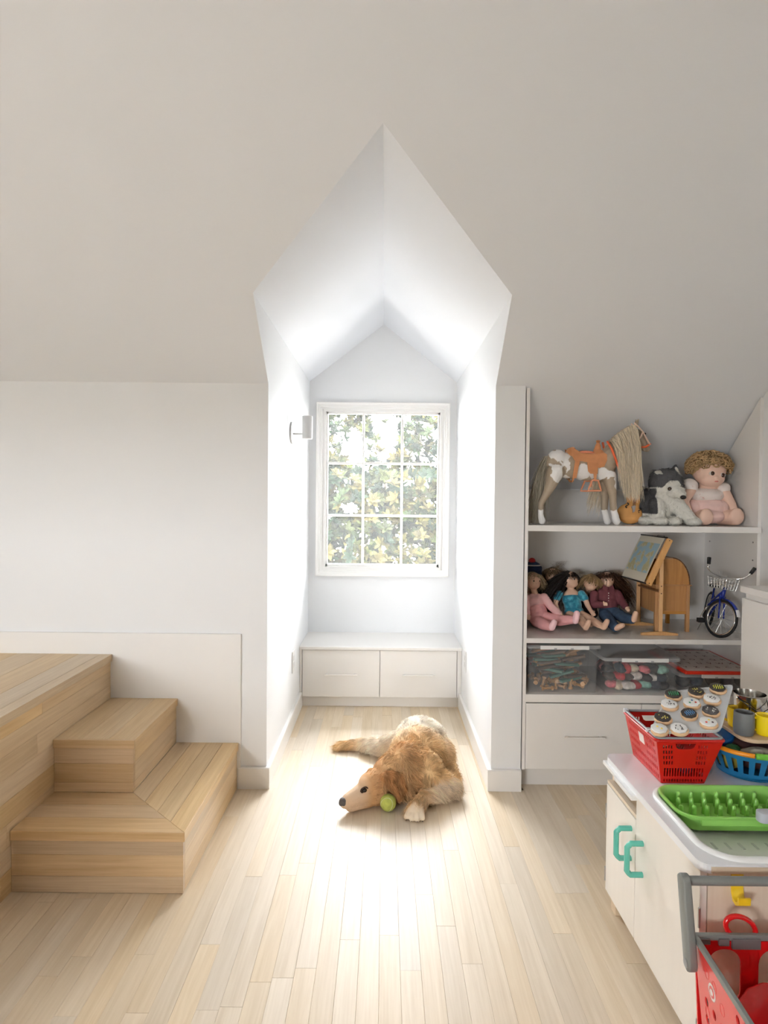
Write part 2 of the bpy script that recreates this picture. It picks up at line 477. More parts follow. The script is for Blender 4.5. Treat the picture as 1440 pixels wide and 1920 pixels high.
# floor: strip oak, every board in view its own piece
OAK = wood('oak_floor', (227, 209, 182), (211, 190, 158), 'Y', .46, randv=.07, spec=.9)
OAK_SLAB = OAK
floor = struct('floor', MB().box((XLW, YREAR, -.06), (XRW, 1.43, -.016)).box((XLW, YREAR, -.016), (XRW, -1.9, -.002)), OAK)
PW = .057
pm = MB()
e = .0005
pv = [(-PW/2+.0001, 0, -.0155), (PW/2-.0001, 0, -.0155), (PW/2-.0001, 0, -e), (PW/2-.0001-e, 0, 0), (-PW/2+.0001+e, 0, 0), (-PW/2+.0001, 0, -e)]
vs = pv+[(x, 1, z) for x, y, z in pv]
pm.add(vs, [(0,1,2,3,4,5), (11,10,9,8,7,6)]+[(i, i+6, (i+1) % 6+6, (i+1) % 6) for i in range(6)])
plank0 = None
nr_ = 51
for i in range(nr_):
    x = -1.20+PW*(i+.5)
    y1 = 1.05 if XL-.03 < x < XR+.03 else (.09 if x > .6 else .0)
    y = -1.9-rnd.random()*.5
    while y < y1-.02:
        ln = rnd.uniform(.45, 1.5)
        ye = min(y+ln, y1)
        if y1-ye < .12: ye = y1
        ys = max(y, -1.9)
        if ye-ys > .03:
            if plank0 is None:
                plank0 = pm.build('plank', OAK, floor); o = plank0
            else:
                o = bpy.data.objects.new('plank', plank0.data); C.objects.link(o); o.parent = floor
            o.location = (x, ys+.0004, rnd.uniform(-.0003, .0003)); o.scale = (1, ye-ys-.0008, 1)
        y = ye

# unseen ground far below, coloured pale to bounce light onto the dormer ceiling
struct('ground', MB().box((-40, -70, -3.4), (40, 70, -3.2)), M('pale_bounce_ground', (214, 209, 202), .95, var=.12, vscale=3))

# skirting boards
def base_profile(y0, h=.094, t=.016):
    return [(y0, 0), (y0-t, 0), (y0-t, h-.004), (y0-t+.004, h), (y0, h)]
struct('baseboard_left', MB().prism(base_profile(0), -.634, XL+.0155, 'x'), TRIM)
struct('baseboard_right', MB().prism(base_profile(0), XR-.0155, .611, 'x'), TRIM)
def side_base(xw, sgn, h=.094, t=.016):
    x1 = xw+sgn*t
    return [(xw, 0), (x1, 0), (x1, h-.004), (x1-sgn*.004, h), (xw, h)]
struct('baseboard_dormer_left', MB().prism(side_base(XL, 1), -.0, YBENCH+.03, 'y'), TRIM)
struct('baseboard_dormer_right', MB().prism(side_base(XR, -1), -.0, YBENCH+.03, 'y'), TRIM)
# flat apron board on the wall behind the stairs
struct('trim_1', MB().box((XLW, -.012, .001), (-.6225, 0, .682), .002), TRIM)

# window
win = struct('window_1', MB()
    .box((WX0, YB+.01, WZ0), (WX0+.025, YB+.09, WZ1)).box((WX1-.025, YB+.01, WZ0), (WX1, YB+.09, WZ1))
    .box((WX0+.025, YB+.01, WZ1-.02), (WX1-.025, YB+.09, WZ1)).box((WX0+.025, YB+.01, WZ0), (WX1-.025, YB+.09, WZ0+.022)), TRIM)
def casing(x0, x1, z0, z1, w, prof):
    """mitred moulding round the opening; prof = (distance outward, proud of wall)"""
    outs = []
    cs = [((x0, z0), (-1, -1)), ((x1, z0), (1, -1)), ((x1, z1), (1, 1)), ((x0, z1), (-1, 1))]
    for i in range(4):
        (a, da), (b, db) = cs[i], cs[(i+1) % 4]
        vs = [(a[0]+da[0]*d, YB-h, a[1]+da[1]*d) for d, h in prof]+[(b[0]+db[0]*d, YB-h, b[1]+db[1]*d) for d, h in prof]
        n = len(prof)
        outs.append(MB().add(vs, [tuple(range(n)), tuple(range(2*n-1, n-1, -1))]+[(j, j+n, (j+1) % n+n, (j+1) % n) for j in range(n)]))
    return outs
prof = [(-.004, 0), (-.004, .010), (.006, .010), (.008, .016), (.020, .016), (.022, .022), (.034, .026), (.038, .026), (.038, 0)]
for mb in casing(WX0, WX1, WZ0, WZ1, .04, prof): mb.build('casing', TRIM, win)
# sash and glazing bars
sx0, sx1, sz0, sz1 = WX0+.025, WX1-.025, WZ0+.022, WZ1-.02
sash = MB()
for a, b in (((sx0, sz0), (sx0+.012, sz1)), ((sx1-.012, sz0), (sx1, sz1)), ((sx0, sz0), (sx1, sz0+.016)), ((sx0, sz1-.012), (sx1, sz1))):
    sash.box((a[0], YB+.032, a[1]), (b[0], YB+.075, b[1]))
sash = sash.build('sash', TRIM, win)
gx = [sx0+.012, -.148, .116, sx1-.012]; gz = [sz0+.016, 1.163, 1.519, sz1-.012]
for x in gx[1:3]: MB().box((x-.008, YB+.036, gz[0]), (x+.008, YB+.070, gz[3]), .002).build('glazing_bar', TRIM, sash)
for z in gz[1:3]:
    for i in range(3):
        MB().box((gx[i]+(.008 if i else 0), YB+.038, z-.008), (gx[i+1]-(.008 if i < 2 else 0), YB+.068, z+.008)).build('glazing_bar', TRIM, sash)
# glass with a white veil mixed in, imitating glare that pales the leaves
gm = bpy.data.materials.new('window_glass'); gm.use_nodes = True
nt = gm.node_tree; N = nt.nodes; b = N['Principled BSDF']; N.remove(b)
tr = N.new('ShaderNodeBsdfTransparent'); gl = N.new('ShaderNodeBsdfGlossy'); gl.inputs['Roughness'].default_value = .02
tl = N.new('ShaderNodeBsdfTranslucent'); tl.inputs[0].default_value = (1, 1, 1, 1)
m1 = N.new('ShaderNodeMixShader'); m1.inputs[0].default_value = .014
m2 = N.new('ShaderNodeMixShader'); fr = N.new('ShaderNodeFresnel'); fr.inputs[0].default_value = 1.3
nt.links.new(tr.outputs[0], m1.inputs[1]); nt.links.new(tl.outputs[0], m1.inputs[2])
nt.links.new(fr.outputs[0], m2.inputs[0]); nt.links.new(m1.outputs[0], m2.inputs[1]); nt.links.new(gl.outputs[0], m2.inputs[2])
nt.links.new(m2.outputs[0], N['Material Output'].inputs[0])
for i in range(3):
    for j in range(3):
        MB().box((gx[i]-.002, YB+.052, gz[j]-.002), (gx[i+1]+.002, YB+.0535, gz[j+1]+.002)).build('pane', gm, sash)

# wall lamp in the dormer
SC = M('lamp_paint', (205, 204, 203), .45)
sc = empty('wall_lamp', (XL, .645, 1.632), label='white cylinder wall lamp on round plate on the dormer wall left of the window', cat='lamp')
MB().lathe([(.0, 0), (.058, 0), (.060, .003), (.058, .010), (.0, .012)], 32, axis='x').build('wall_plate', SC, sc, auto=40)
MB().tube([(.008, 0, -.005), (.075, 0, -.005)], .005, 10).build('arm', SC, sc, auto=40)
shade = MB().lathe([(.026, -.062), (.0285, -.060), (.0285, .060), (.0265, .062), (.0245, .060), (.0245, .02), (.0, .02)], 32, c=(.088, 0, .03))
shade.build('lamp_shade', SC, sc, auto=40)
# outlets
for x, y, z, s, lab in ((XL, .753, .358, 1, 'white outlet plate low on the dormer wall left of the drawer bench'), (XR, .853, .342, -1, 'white outlet plate low on the dormer wall right of the drawer bench')):
    o = empty('wall_outlet', (x, y, z), label=lab, cat='outlet')
    a, b = sorted((0, s*.006))
    MB().box((a, -.035, -.06), (b, .035, .06), .002).build('cover_plate', M('outlet_white', (225, 224, 222), .4), o)
    for dz in (-.02, .02):
        a, b = sorted((s*.005, s*.0072))
        MB().box((a, -.016, dz-.014), (b, .016, dz+.014), .001).build('socket', M('socket_white', (205, 204, 202), .4), o)

# drawer bench under the window
bn = empty('drawer_bench', (XM, YBENCH, 0), label='built-in white two-drawer bench under the dormer window', cat='bench')
def bx(a, b, bev=0): return MB().box((a[0]-XM, a[1]-YBENCH, a[2]), (b[0]-XM, b[1]-YBENCH, b[2]), bev)
bx((XL, YBENCH+.02, .068), (XR, YB, .357)).build('body', LACQ, bn)
bx((XL, YBENCH+.035, 0), (XR, YBENCH+.05, .068)).build('plinth', LACQ, bn)
bx((XL, YBENCH-.012, .358), (XR, YB, .3756), .002).build('bench_top', LACQ, bn)
for x0, x1 in ((XL+.001, -.4955), (.4525, XR-.001)):
    bx((x0, YBENCH+.002, .066), (x1, YBENCH+.021, .356), .001).build('stile', LACQ, bn)
for x0, x1 in ((-.492, -.0215), (-.0185, .449)):
    d = bx((x0, YBENCH, .068), (x1, YBENCH+.019, .354), .0012).build('drawer', LACQ, bn)
    xc = (x0+x1)/2+.0
    h = MB().box((xc-.1-XM, -.024, .203), (xc+.1-XM, -.016, .211), .002)
    for q in (-.085, .085): h.box((xc+q-.005-XM, -.017, .204), (xc+q+.005-XM, 0, .210))
    h.build('handle', LACQ, d)
# ------------------------------------------------------------------ oak stairs up to the platform on the left
XP, X2, X1, Y2, Y1 = -1.1922, -.9045, -.6376, -.4686, -.7226
S1, S2, S3 = .2035, .397, .5891
TT, NO = .031, .007
OAKX = wood('oak_stair_x', (212, 182, 140), (190, 156, 112), 'X', .34, randv=.10)
OAKY = wood('oak_stair_y', (220, 194, 154), (200, 170, 128), 'Y', .34, randv=.10)
st = empty('stairs', (X1, Y1, 0), label='pale oak steps with mitred lower tread up to a platform', cat='stairs')
def sb(mb, name, mat): 
    o = mb.xform(Matrix.Translation((-X1, -Y1, 0))).build(name, mat, st); return o
def prism_bev(poly, lo, hi, ax='z', bev=.0012): return MB().prism(poly, lo, hi, ax, bev)
G = .0005
YW = -.0125
# lowest tread: front boards along X, side boards along Y, mitred at 45 degrees
xo, yo = X1+NO, Y1-NO
def mx(y):  # mitre line
    t = (y-Y2)/(yo-Y2); return X2+(xo-X2)*t
nb = 3
ys = [yo+(Y2-yo)*i/nb for i in range(nb+1)]
for i in range(nb):
    a, b = ys[i]+G, ys[i+1]-G
    sb(prism_bev([(XP+.001, a), (mx(a)-G, a), (mx(b)-G, b), (XP+.001, b)], S1-TT, S1), 'tread_board', OAKX)
def my(x): return Y2+(yo-Y2)*(x-X2)/(xo-X2)
nb = 4
xs = [X2+(xo-X2)*i/nb for i in range(nb+1)]
for i in range(nb):
    a, b = xs[i]+G, xs[i+1]-G
    sb(prism_bev([(a, my(a)+G), (b, my(b)+G), (b, YW), (a, YW)], S1-TT, S1), 'tread_board', OAKY)
# middle tread
xo2, yo2 = X2+NO, Y2-NO
nb = 3
xs = [XP+.001+(xo2-XP-.001)*i/nb for i in range(nb+1)]
for i in range(nb):
    sb(prism_bev([(xs[i]+G, yo2+.012), (xs[i+1]-G, yo2+.012), (xs[i+1]-G, YW), (xs[i]+G, YW)], S2-TT, S2), 'tread_board', OAKY)
sb(prism_bev([(XP+.001, yo2), (xo2, yo2), (xo2, yo2+.0115), (XP+.001, yo2+.0115)], S2-TT, S2), 'nosing', OAKX)
# platform
xo3 = XP+NO
xs = [-3.19, -2.4, -2.0, -1.75, -1.6, -1.46, -1.33, -1.235, xo3]
for i in range(len(xs)-1):
    sb(prism_bev([(xs[i]+G, -2.4), (xs[i+1]-G, -2.4), (xs[i+1]-G, YW), (xs[i]+G, YW)], S3-TT, S3), 'platform_board', OAKY)
# risers
def riser_x(x0, x1, y, zs, mat=OAKX):
    for a, b in zip(zs[:-1], zs[1:]): sb(MB().box((x0, y, a+G/2), (x1, y+.018, b-G/2), .0006), 'riser_board', mat)
def riser_y(y0, y1, x, zs, cuts=()):
    for k, (a, b) in enumerate(zip(zs[:-1], zs[1:])):
        c = [y0]+sorted(rnd.uniform(y0+.2, y1-.2) for _ in range(cuts[k] if k < len(cuts) else 0))+[y1]
        for p, q in zip(c[:-1], c[1:]): sb(MB().box((x-.018, p+G/2, a+G/2), (x, q-G/2, b-G/2), .0006), 'riser_board', OAKY)
riser_x(XP+.001, X1, Y1, [0.001, .055, .125, S1-TT])
riser_y(Y1+.0185, YW, X1, [0.001, .055, .125, S1-TT])
riser_x(XP+.001, X2, Y2, [S1, S1+.035, S1+.105, S2-TT])
riser_y(Y2+.0185, YW, X2, [S1, S1+.035, S1+.105, S2-TT])
riser_y(-2.4, YW, XP, [0.001, .08, .155, .23, .305, .38, .455, .515, S3-TT], (3, 2, 3, 2, 2, 3, 1, 2))
sb(MB().box((-3.19, -2.4, .001), (XP-.019, YW, S3-TT-.001)), 'platform_carcass', OAKY)
# ------------------------------------------------------------------ magnolia outside the window
mag = empty('magnolia_tree', (.2, 7.0, -3.0), label='pale green magnolia with glossy leaves seen through the dormer window', cat='tree')
TO = Vector((.2, 7.0, -3.0))
BARK = M('bark', (120, 112, 104), .9, bump=.5, bscale=40, var=.2, vscale=12)
LEAF = M('magnolia_leaf', attr=True, rough=.6, spec=.12, translucent=.3)
rg = np.random.default_rng(11)
def tl(p): return Vector(p)-TO
trunk = MB().tube([tl((.3, 6.6, -3)), tl((.25, 6.4, -1)), tl((.35, 6.3, .6)), tl((.5, 6.3, 1.3))], [.16, .13, .09, .05], 10).build('trunk', BARK, mag, smooth=True)
limbs = [[(.35, 6.3, .5), (.05, 6.2, 1.3), (-.15, 6.3, 2.2), (-.1, 6.3, 2.9)], [(.3, 6.3, .9), (.55, 6.2, 1.7), (.45, 6.3, 2.6), (.7, 6.3, 3.2)],
         [(.05, 6.2, 1.3), (-.45, 6.1, 1.8), (-.75, 6.1, 2.5)], [(.3, 6.3, .4), (-.6, 5.9, .8), (-1.2, 5.8, 1.3)], [(.4, 6.3, .6), (1.0, 6.0, 1.1), (1.35, 5.9, 1.9), (1.45, 6.0, 2.8)],
         [(.3, 6.4, -.4), (-.5, 5.4, -.1), (-1.0, 5.2, .4)], [(.3, 6.4, -.2), (.9, 5.5, .1), (1.2, 5.3, .6)], [(1.0, 6.0, 1.1), (.85, 5.9, 1.9), (1.05, 5.9, 2.6)],
         [(-.1, 6.2, 1.8), (.15, 6.1, 2.3), (.2, 6.1, 2.9)], [(-.6, 5.9, .8), (-.9, 5.9, 1.6), (-.85, 6.0, 2.4)]]
for l in limbs:
    MB().tube([tl(p) for p in l], [.045*(1-.75*i/(len(l)-1)) for i in range(len(l))], 7).build('branch', BARK, trunk, smooth=True)
# leaf whorls: rosettes of long leaves
def leaf_verts():
    v = []; prof = [(0, .0), (.2, .16), (.45, .23), (.75, .17), (1, 0)]
    v.append((0, 0, 0))
    for t, w in prof[1:-1]: v += [(-w, t, .06*w*4-.25*t*t*.4), (0, t, -.25*t*t*.4), (w, t, .06*w*4-.25*t*t*.4)]
    v.append((0, 1, -.1))
    f = [(0, 1, 2), (0, 2, 3), (1, 4, 5, 2), (2, 5, 6, 3), (4, 7, 8, 5), (5, 8, 9, 6), (7, 10, 8), (8, 10, 9)]
    return np.array(v, np.float32), f
LV, LF = leaf_verts()
centres = []
def dens(x, z):      # gaps of open sky in the upper left and between the upper limbs
    d = 1.0
    if z > 1.75: d = .75
    if ((x+.42)/.20)**2+((z-1.98)/.30)**2 < 1: d = 0.0
    if ((x-.03)/.16)**2+((z-2.3)/.5)**2 < 1: d = .05
    if ((x-.85)/.18)**2+((z-1.85)/.16)**2 < 1: d = .1
    if z > 2.9: d *= max(0, (3.3-z)/.5)
    return d
while len(centres) < 3000:
    x = rg.uniform(-1.9, 2.0); z = rg.uniform(-.6, 3.2); y = 6.1+rg.normal()*.22 - (.55 if z < 1.6 else 0) - max(0, .9-z)*.75
    if rg.random() < dens(x, z): centres.append((x, y, z))
order = sorted(range(len(centres)), key=lambda i: centres[i][1])
nl = 0; V = []; Fc = []; Cc = []; singles = 0
leafmesh = []
pal = [L3((176, 190, 104)), L3((122, 152, 82)), L3((84, 122, 80)), L3((210, 200, 110)), L3((140, 156, 78)), L3((98, 132, 96)), L3((206, 190, 104))]
for i in order:
    cx, cy, cz = centres[i]
    ax = Vector((rg.normal()*.5, -.75+rg.normal()*.3, .7+rg.normal()*.35)).normalized()
    q = ax.to_track_quat('Z', 'Y').to_matrix()
    nlf = rg.integers(7, 11); ph = rg.random()*6.28
    tone = pal[rg.integers(0, len(pal))]
    for k in range(nlf):
        a = ph+k*2.4; tilt = .25+.75*((k/nlf))
        ln = (.095+.045*rg.random())*(1 if cz < 1.9 else .85)
        Rm = q @ Euler((tilt*-.9+.9, 0, 0)).to_matrix()
        Rm = q @ Matrix.Rotation(a, 3, 'Z') @ Matrix.Rotation(1.15-tilt, 3, 'X')
        A = np.array(Rm, np.float32)
        pts = (LV*ln) @ A.T
        c = tone*(.026+.060*rg.random())
        base = Vector((cx, cy, cz))-TO
        if singles < 280 and -1.0 < cx < 1.1 and -.2 < cz < 2.4:
            if not leafmesh:
                for pc in pal:
                    me = bpy.data.meshes.new('leaf'); me.from_pydata((LV*.2).tolist(), [], LF); setcol(me, pc*.060); me.materials.append(LEAF); me.shade_smooth(); leafmesh.append(me)
            o = bpy.data.objects.new('leaf', leafmesh[int(rg.integers(0, len(pal)))]); C.objects.link(o); o.parent = mag
            o.matrix_local = Matrix.Translation(base) @ Rm.to_4x4() @ Matrix.Scale(ln/.2, 4)
            singles += 1
        else:
            o0 = len(V)*11
            V.append(pts+np.array(base, np.float32)); Cc.append(np.repeat(c[None], 11, 0))
            Fc += [tuple(j+o0 for j in f) for f in LF]
me = bpy.data.meshes.new('foliage'); me.from_pydata(np.concatenate(V).tolist(), [], Fc); setcol(me, np.concatenate(Cc)); me.materials.append(LEAF); me.shade_smooth()
fo = bpy.data.objects.new('foliage', me); C.objects.link(fo); fo.parent = mag; fo['kind'] = 'stuff'
# ------------------------------------------------------------------ measuring helpers
CAM_R = Vector((0.99995523, 0.00110204, 0.00939769)); CAM_U = Vector((-0.00941921, 0.02148893, 0.99972471))
CAM_F = Vector((-0.000899792, 0.999768479, -0.0214983436)); CAM_P = Vector((0, -2.646, 1.2786))
def at(px, py, y):
    """room point at depth y that was measured at photo point px, py"""
    v = CAM_R*((px-720)/1135.424)+CAM_U*((960-py)/1135.424)+CAM_F
    return CAM_P+v*((y-CAM_P.y)/v.y)
def crop(ox, oy, k):
    return lambda cx, cy, y: at(ox+cx/k, oy+cy/k, y)
WORLD = set()
def wthing(name, loc, label, cat, group=None):
    """a thing whose parts are given in room coordinates"""
    o = empty(name, loc, 0, label, cat, group); WORLD.add(name if o.name == name else o.name); o['_w'] = 1
    return o
def fin(o):
    """parts given in room coordinates keep their place under a wthing"""
    if o.parent and o.parent.get('_w'): o.matrix_parent_inverse = Matrix.Translation(-o.parent.location)
    return o
def finish_world():
    for o in list(scene.objects):
        if o.parent and o.parent.get('_w'): o.matrix_parent_inverse = Matrix.Translation(-o.parent.location)
    for o in list(scene.objects):
        if '_w' in o: del o['_w']

def holed_plate(name, outer, holes, thick, mat, parent, frame=None, bev=0):
    """flat plate with real openings; 2D outline in metres, placed by a 4x4 frame"""
    cu = bpy.data.curves.new('tmp', 'CURVE'); cu.dimensions = '2D'; cu.fill_mode = 'BOTH'; cu.extrude = thick/2; cu.bevel_depth = bev
    for poly in [outer]+holes:
        sp = cu.splines.new('POLY'); sp.points.add(len(poly)-1)
        for i, p in enumerate(poly): sp.points[i].co = (p[0], p[1], 0, 1)
        sp.use_cyclic_u = True
    t = bpy.data.objects.new('tmp', cu); C.objects.link(t)
    dg = bpy.context.evaluated_depsgraph_get()
    me = bpy.data.meshes.new_from_object(t.evaluated_get(dg)); bpy.data.objects.remove(t)
    me.materials.clear(); me.materials.append(mat)
    if frame is not None: me.transform(frame)
    for p in me.polygons: p.use_smooth = False
    o = bpy.data.objects.new(name, me); C.objects.link(o); me.name = name
    if parent: o.parent = parent
    return o
def ell(cx, cy, rx, ry, n=14): return [(cx+rx*math.cos(2*PI*i/n), cy+ry*math.sin(2*PI*i/n)) for i in range(n)]
def rrect(x0, y0, x1, y1, r, n=5):
    out = []
    for cx, cy, a0 in ((x1-r, y1-r, 0), (x0+r, y1-r, PI/2), (x0+r, y0+r, PI), (x1-r, y0+r, 1.5*PI)):
        for i in range(n+1): out.append((cx+r*math.cos(a0+PI/2*i/n), cy+r*math.sin(a0+PI/2*i/n)))
    return out
def frame(o, x, y):
    """4x4 from origin, x direction and (rough) y direction"""
    x = Vector(x).normalized(); y = Vector(y); y = (y-x*y.dot(x)).normalized(); z = x.cross(y)
    return Matrix(((x.x, y.x, z.x, o[0]), (x.y, y.y, z.y, o[1]), (x.z, y.z, z.z, o[2]), (0, 0, 0, 1)))

# ------------------------------------------------------------------ built-in shelves right of the dormer
su = wthing('shelving_unit', (1.14, .24, 0), 'built-in white shelves with drawers below in the niche right of the dormer', 'shelves')
def sp(name, a, b, bev=.001, mat=LACQ, parent=su): return MB().box(a, b, bev).build(name, mat, parent)
MB().prism([(.001, .09), (.47, .09), (.47, 1.33), (.001, 1.768)], .615, .629, 'x').build('side_panel', LACQ, su)
MB().prism([(.03, .09), (.47, .09), (.47, 1.33), (.03, 1.74)], 1.650, 1.6645, 'x').build('side_panel', LACQ, su)
MB().box((.615, .470, .0), (1.6645, .481, 1.333)).build('back_panel', LACQ, su)
for z0, z1 in ((1.144, 1.170), (.652, .673), (.390, .4255)):
    MB().box((.629, .002, z0), (1.650, .470, z1), .001).build('shelf', LACQ, su)
MB().box((.629, .055, 0), (1.650, .07, .092)).build('plinth', LACQ, su)
MB().box((.629, .022, .092), (1.650, .47, .100)).build('base_panel', LACQ, su)
for x0, x1 in ((.631, 1.1385), (1.1415, 1.648)):
    d = MB().box((x0, .001, .094), (x1, .02, .385), .0012).build('drawer', LACQ, su)
    xc = (x0+x1)/2
    h = MB().box((xc-.09, -.022, .236), (xc+.09, -.014, .244), .002)
    for q in (-.075, .075): h.box((xc+q-.005, -.015, .237), (xc+q+.005, .001, .243))
    h.build('handle', LACQ, d)
PIN = M('shelf_pin_metal', (150, 148, 145), .35, metal=.6)
for y, z in ((.06, 1.02), (.06, .86), (.42, 1.08), (.42, .95), (.06, 1.10)):
    MB().lathe([(0, 0), (.004, 0), (.003, .002), (0, .002)], 10, c=(1.648, y, z), axis='x').build('shelf_pin', PIN, su)
MB().lathe([(0, 0), (.011, 0), (.011, .004), (.008, .006), (0, .006)], 18, c=(1.644, .33, .93), axis='x').build('round_grommet', LACQ, su)

# ------------------------------------------------------------------ low cabinet along the right wall
lc = wthing('low_cabinet', (1.53, -.9, 0), 'plain white low cabinet with overhanging top along the right wall', 'cabinet')
MB().box((1.386, -1.9, .93), (1.6645, -.297, .955), .0015).build('cabinet_top', LACQ, lc)
MB().box((1.405, -1.9, .06), (1.6645, -.305, .93)).build('body', LACQ, lc)
MB().box((1.42, -1.9, 0), (1.6645, -.32, .06)).build('plinth', LACQ, lc)
for a, b in ((-1.88, -1.36), (-1.355, -.835), (-.83, -.306)):
    MB().box((1.388, a, .065), (1.405, b, .908), .0012).build('door', LACQ, lc)
# ------------------------------------------------------------------ play kitchen
BIRCH = wood('birch_ply', (232, 214, 190), (222, 200, 172), 'Z', .45, scale=.8, randv=.04, contrast=.7, spec=.3)
BIRCHX = wood('birch_ply_edge', (226, 204, 172), (210, 184, 150), 'X', .5, scale=1.5, randv=.03, contrast=.8, spec=.3)
PALE = M('pale_door_laminate', (236, 230, 221), .38, var=.012, vscale=6, stretch=(1, 6, 1))
PLAS = M('white_plastic', (238, 238, 236), .25, spec=.5)
COUNT = M('white_counter_laminate', (235, 236, 238), .28, spec=.5)
TEAL = M('teal_plastic', (92, 188, 170), .25, spec=.5, coat=.3)
YEL = M('yellow_plastic', (244, 206, 40), .3, coat=.2)
HING = M('hinge_steel', (190, 190, 190), .3, metal=.9)
kt = wthing('play_kitchen', (.97, -1.05, 0), 'white and birch play kitchen with teal handles and inset sink in the right foreground', 'play kitchen')
KX0, KX1, KY0, KY1, KZ = .700, 1.25, -1.338, -.757, .485
# counter as a ring round the sink opening
SX0, SX1, SY0, SY1 = .738, 1.09, -1.318, -.985
holed_plate('countertop', rrect(KX0, KY0, KX1, KY1, .028, 6), [rrect(SX0, SY0, SX1, SY1, .07, 8)], .003, COUNT, kt, Matrix.Translation((0, 0, KZ-.0015)))
holed_plate('counter_board', rrect(KX0, KY0, KX1, KY1, .028, 6), [rrect(SX0, SY0, SX1, SY1, .07, 8)], .0165, COUNT, kt, Matrix.Translation((0, 0, KZ-.0115)))
MB().prism([(x, y) for x, y in rrect(KX0+.004, KY0-.0012, KX1, KY0+.06, .028, 6) if y < KY0+.028 and x > KX0+.011], KZ-.019, KZ-.004, 'z').build('birch_edging', BIRCHX, kt)
# carcass
MB().box((.722, KY0+.012, .055), (KX1-.012, KY0+.026, KZ-.02)).build('end_panel', BIRCH, kt)
MB().box((.722, KY1-.024, .055), (KX1-.012, KY1-.010, KZ-.02)).build('end_panel', BIRCH, kt)
MB().box((KX1-.024, KY0+.026, .055), (KX1-.012, KY1-.024, KZ-.02)).build('back_panel', BIRCH, kt)
MB().box((.722, KY0+.026, .055), (KX1-.024, KY1-.024, .069)).build('base_panel', BIRCH, kt)
MB().box((.722, -.991, .069), (KX1-.03, -.979, KZ-.02)).build('divider_panel', BIRCH, kt)
MB().box((.722, -.979, .395), (KX1-.03, KY1-.024, .405)).build('slot_shelf', BIRCH, kt)
MB().box((.706, -.985, .398), (.722, KY1-.012, .408)).build('slot_lip', BIRCH, kt)
for x in (.722, KX1-.05):
    for y in (KY0+.014, KY1-.05):
        MB().box((x, y, 0), (x+.036, y+.036, .055), .002).build('foot', BIRCHX, kt)
# doors with teal pulls and hinges
d1 = MB().box((.704, -.984, .062), (.720, KY1-.012, .395), .0012).build('door', PALE, kt)
d2 = MB().box((.704, KY0+.012, .062), (.720, -.988, KZ-.021), .0012).build('door', PALE, kt)
for d, y in ((d1, -.958), (d2, -1.034)):
    pts = [(.705, y, .272), (.672, y, .272), (.662, y, .282), (.662, y, .347), (.672, y, .357), (.705, y, .357)]
    path = []
    for i in range(len(pts)-1):
        for t in np.linspace(0, 1, 4)[:-1]: path.append(Vector(pts[i]).lerp(Vector(pts[i+1]), t))
    path.append(Vector(pts[-1]))
    MB().tube(path, .0075, 10).build('handle', TEAL, d, auto=50)
for y, dz, d in ((KY1-.0115, (.11, .31), d1), (KY0+.0115, (.11, .36), d2)):
    for z in dz:
        MB().tube([(.7035, y, z-.022), (.7035, y, z+.022)], .0028, 8).build('hinge', HING, d, auto=50)
# white sliding bars under the counter edge
MB().box((.692, -.872, KZ-.030), (.712, KY1-.006, KZ-.018), .002).build('slide_bar', PLAS, kt)
MB().box((.686, -.995, KZ-.032), (.710, -.868, KZ-.018), .003).build('slide_bar', PLAS, kt)
# sink: raised rim and basin
def ring_loft(rings, name, mat, parent, close_bottom=True, smooth=True, auto=60):
    n = len(rings[0]); mb = MB(); vs = [p for r_ in rings for p in r_]; fs = []
    for i in range(len(rings)-1):
        for j in range(n): fs.append((i*n+j, i*n+(j+1) % n, (i+1)*n+(j+1) % n, (i+1)*n+j))
    if close_bottom: fs.append(tuple((len(rings)-1)*n+j for j in range(n)))
    return mb.add(vs, fs).build(name, mat, parent, auto=auto)
def rr3(x0, y0, x1, y1, r, z, n=8): return [(x, y, z) for x, y in rrect(x0, y0, x1, y1, r, n)]
def off(d, z, r=.07): return rr3(SX0-d, SY0-d, SX1+d, SY1+d, max(r+d, .01), z)
SINKM = M('sink_basin', (226, 228, 222), .35)
rim = ring_loft([off(.012, KZ), off(.012, KZ+.004), off(.008, KZ+.0075), off(.0, KZ+.008), off(-.006, KZ+.005), off(-.008, KZ-.004)], 'sink_rim', PLAS, kt, False)
ring_loft([off(-.008, KZ-.004), off(-.012, KZ-.02), off(-.022, KZ-.034), off(-.04, KZ-.036)], 'sink_basin', SINKM, kt)
# drain slots pressed in the basin floor
for i in range(5):
    MB().box((.80+i*.033, -1.215, KZ-.0362), (.806+i*.033, -1.188, KZ-.0352)).build('drain_groove', M('groove_grey', (196, 199, 194), .5), kt)
# grey tap on the right of the sink
TAP = M('tap_grey', (186, 190, 198), .3)
tp = MB().prism(rrect(.918, -1.196, 1.0, -1.166, .012, 4), .500, .524, 'z', .002)
tp.box((.98, -1.19, KZ-.0), (1.12, -1.172, .518), .003)
tp.build('tap', TAP, kt, auto=40)
# yellow hook on the near end panel
hk = MB()
hx, hy = .785, KY0+.012
prof_h = [(0, .466), (-.0035, .466), (-.0035, .428), (-.008, .413), (-.018, .408), (-.026, .412), (-.028, .424), (-.032, .424), (-.031, .408), (-.020, .401), (-.008, .404), (-.001, .420), (0, .430)]
hk.prism([(hy+y_, z_) for y_, z_ in prof_h], hx-.013, hx+.013, 'x')
hk.build('hook', YEL, kt, auto=50)
# white backboard at the rear of the counter with a paper card
MB().box((KX1-.012, KY0, KZ), (KX1, KY1, KZ+.14), .002).build('backboard', PLAS, kt)
MB().box((KX1-.0135, -.93, KZ+.03), (KX1-.012, -.80, KZ+.12)).build('card', M('blue_card', (150, 160, 200), .6), kt)

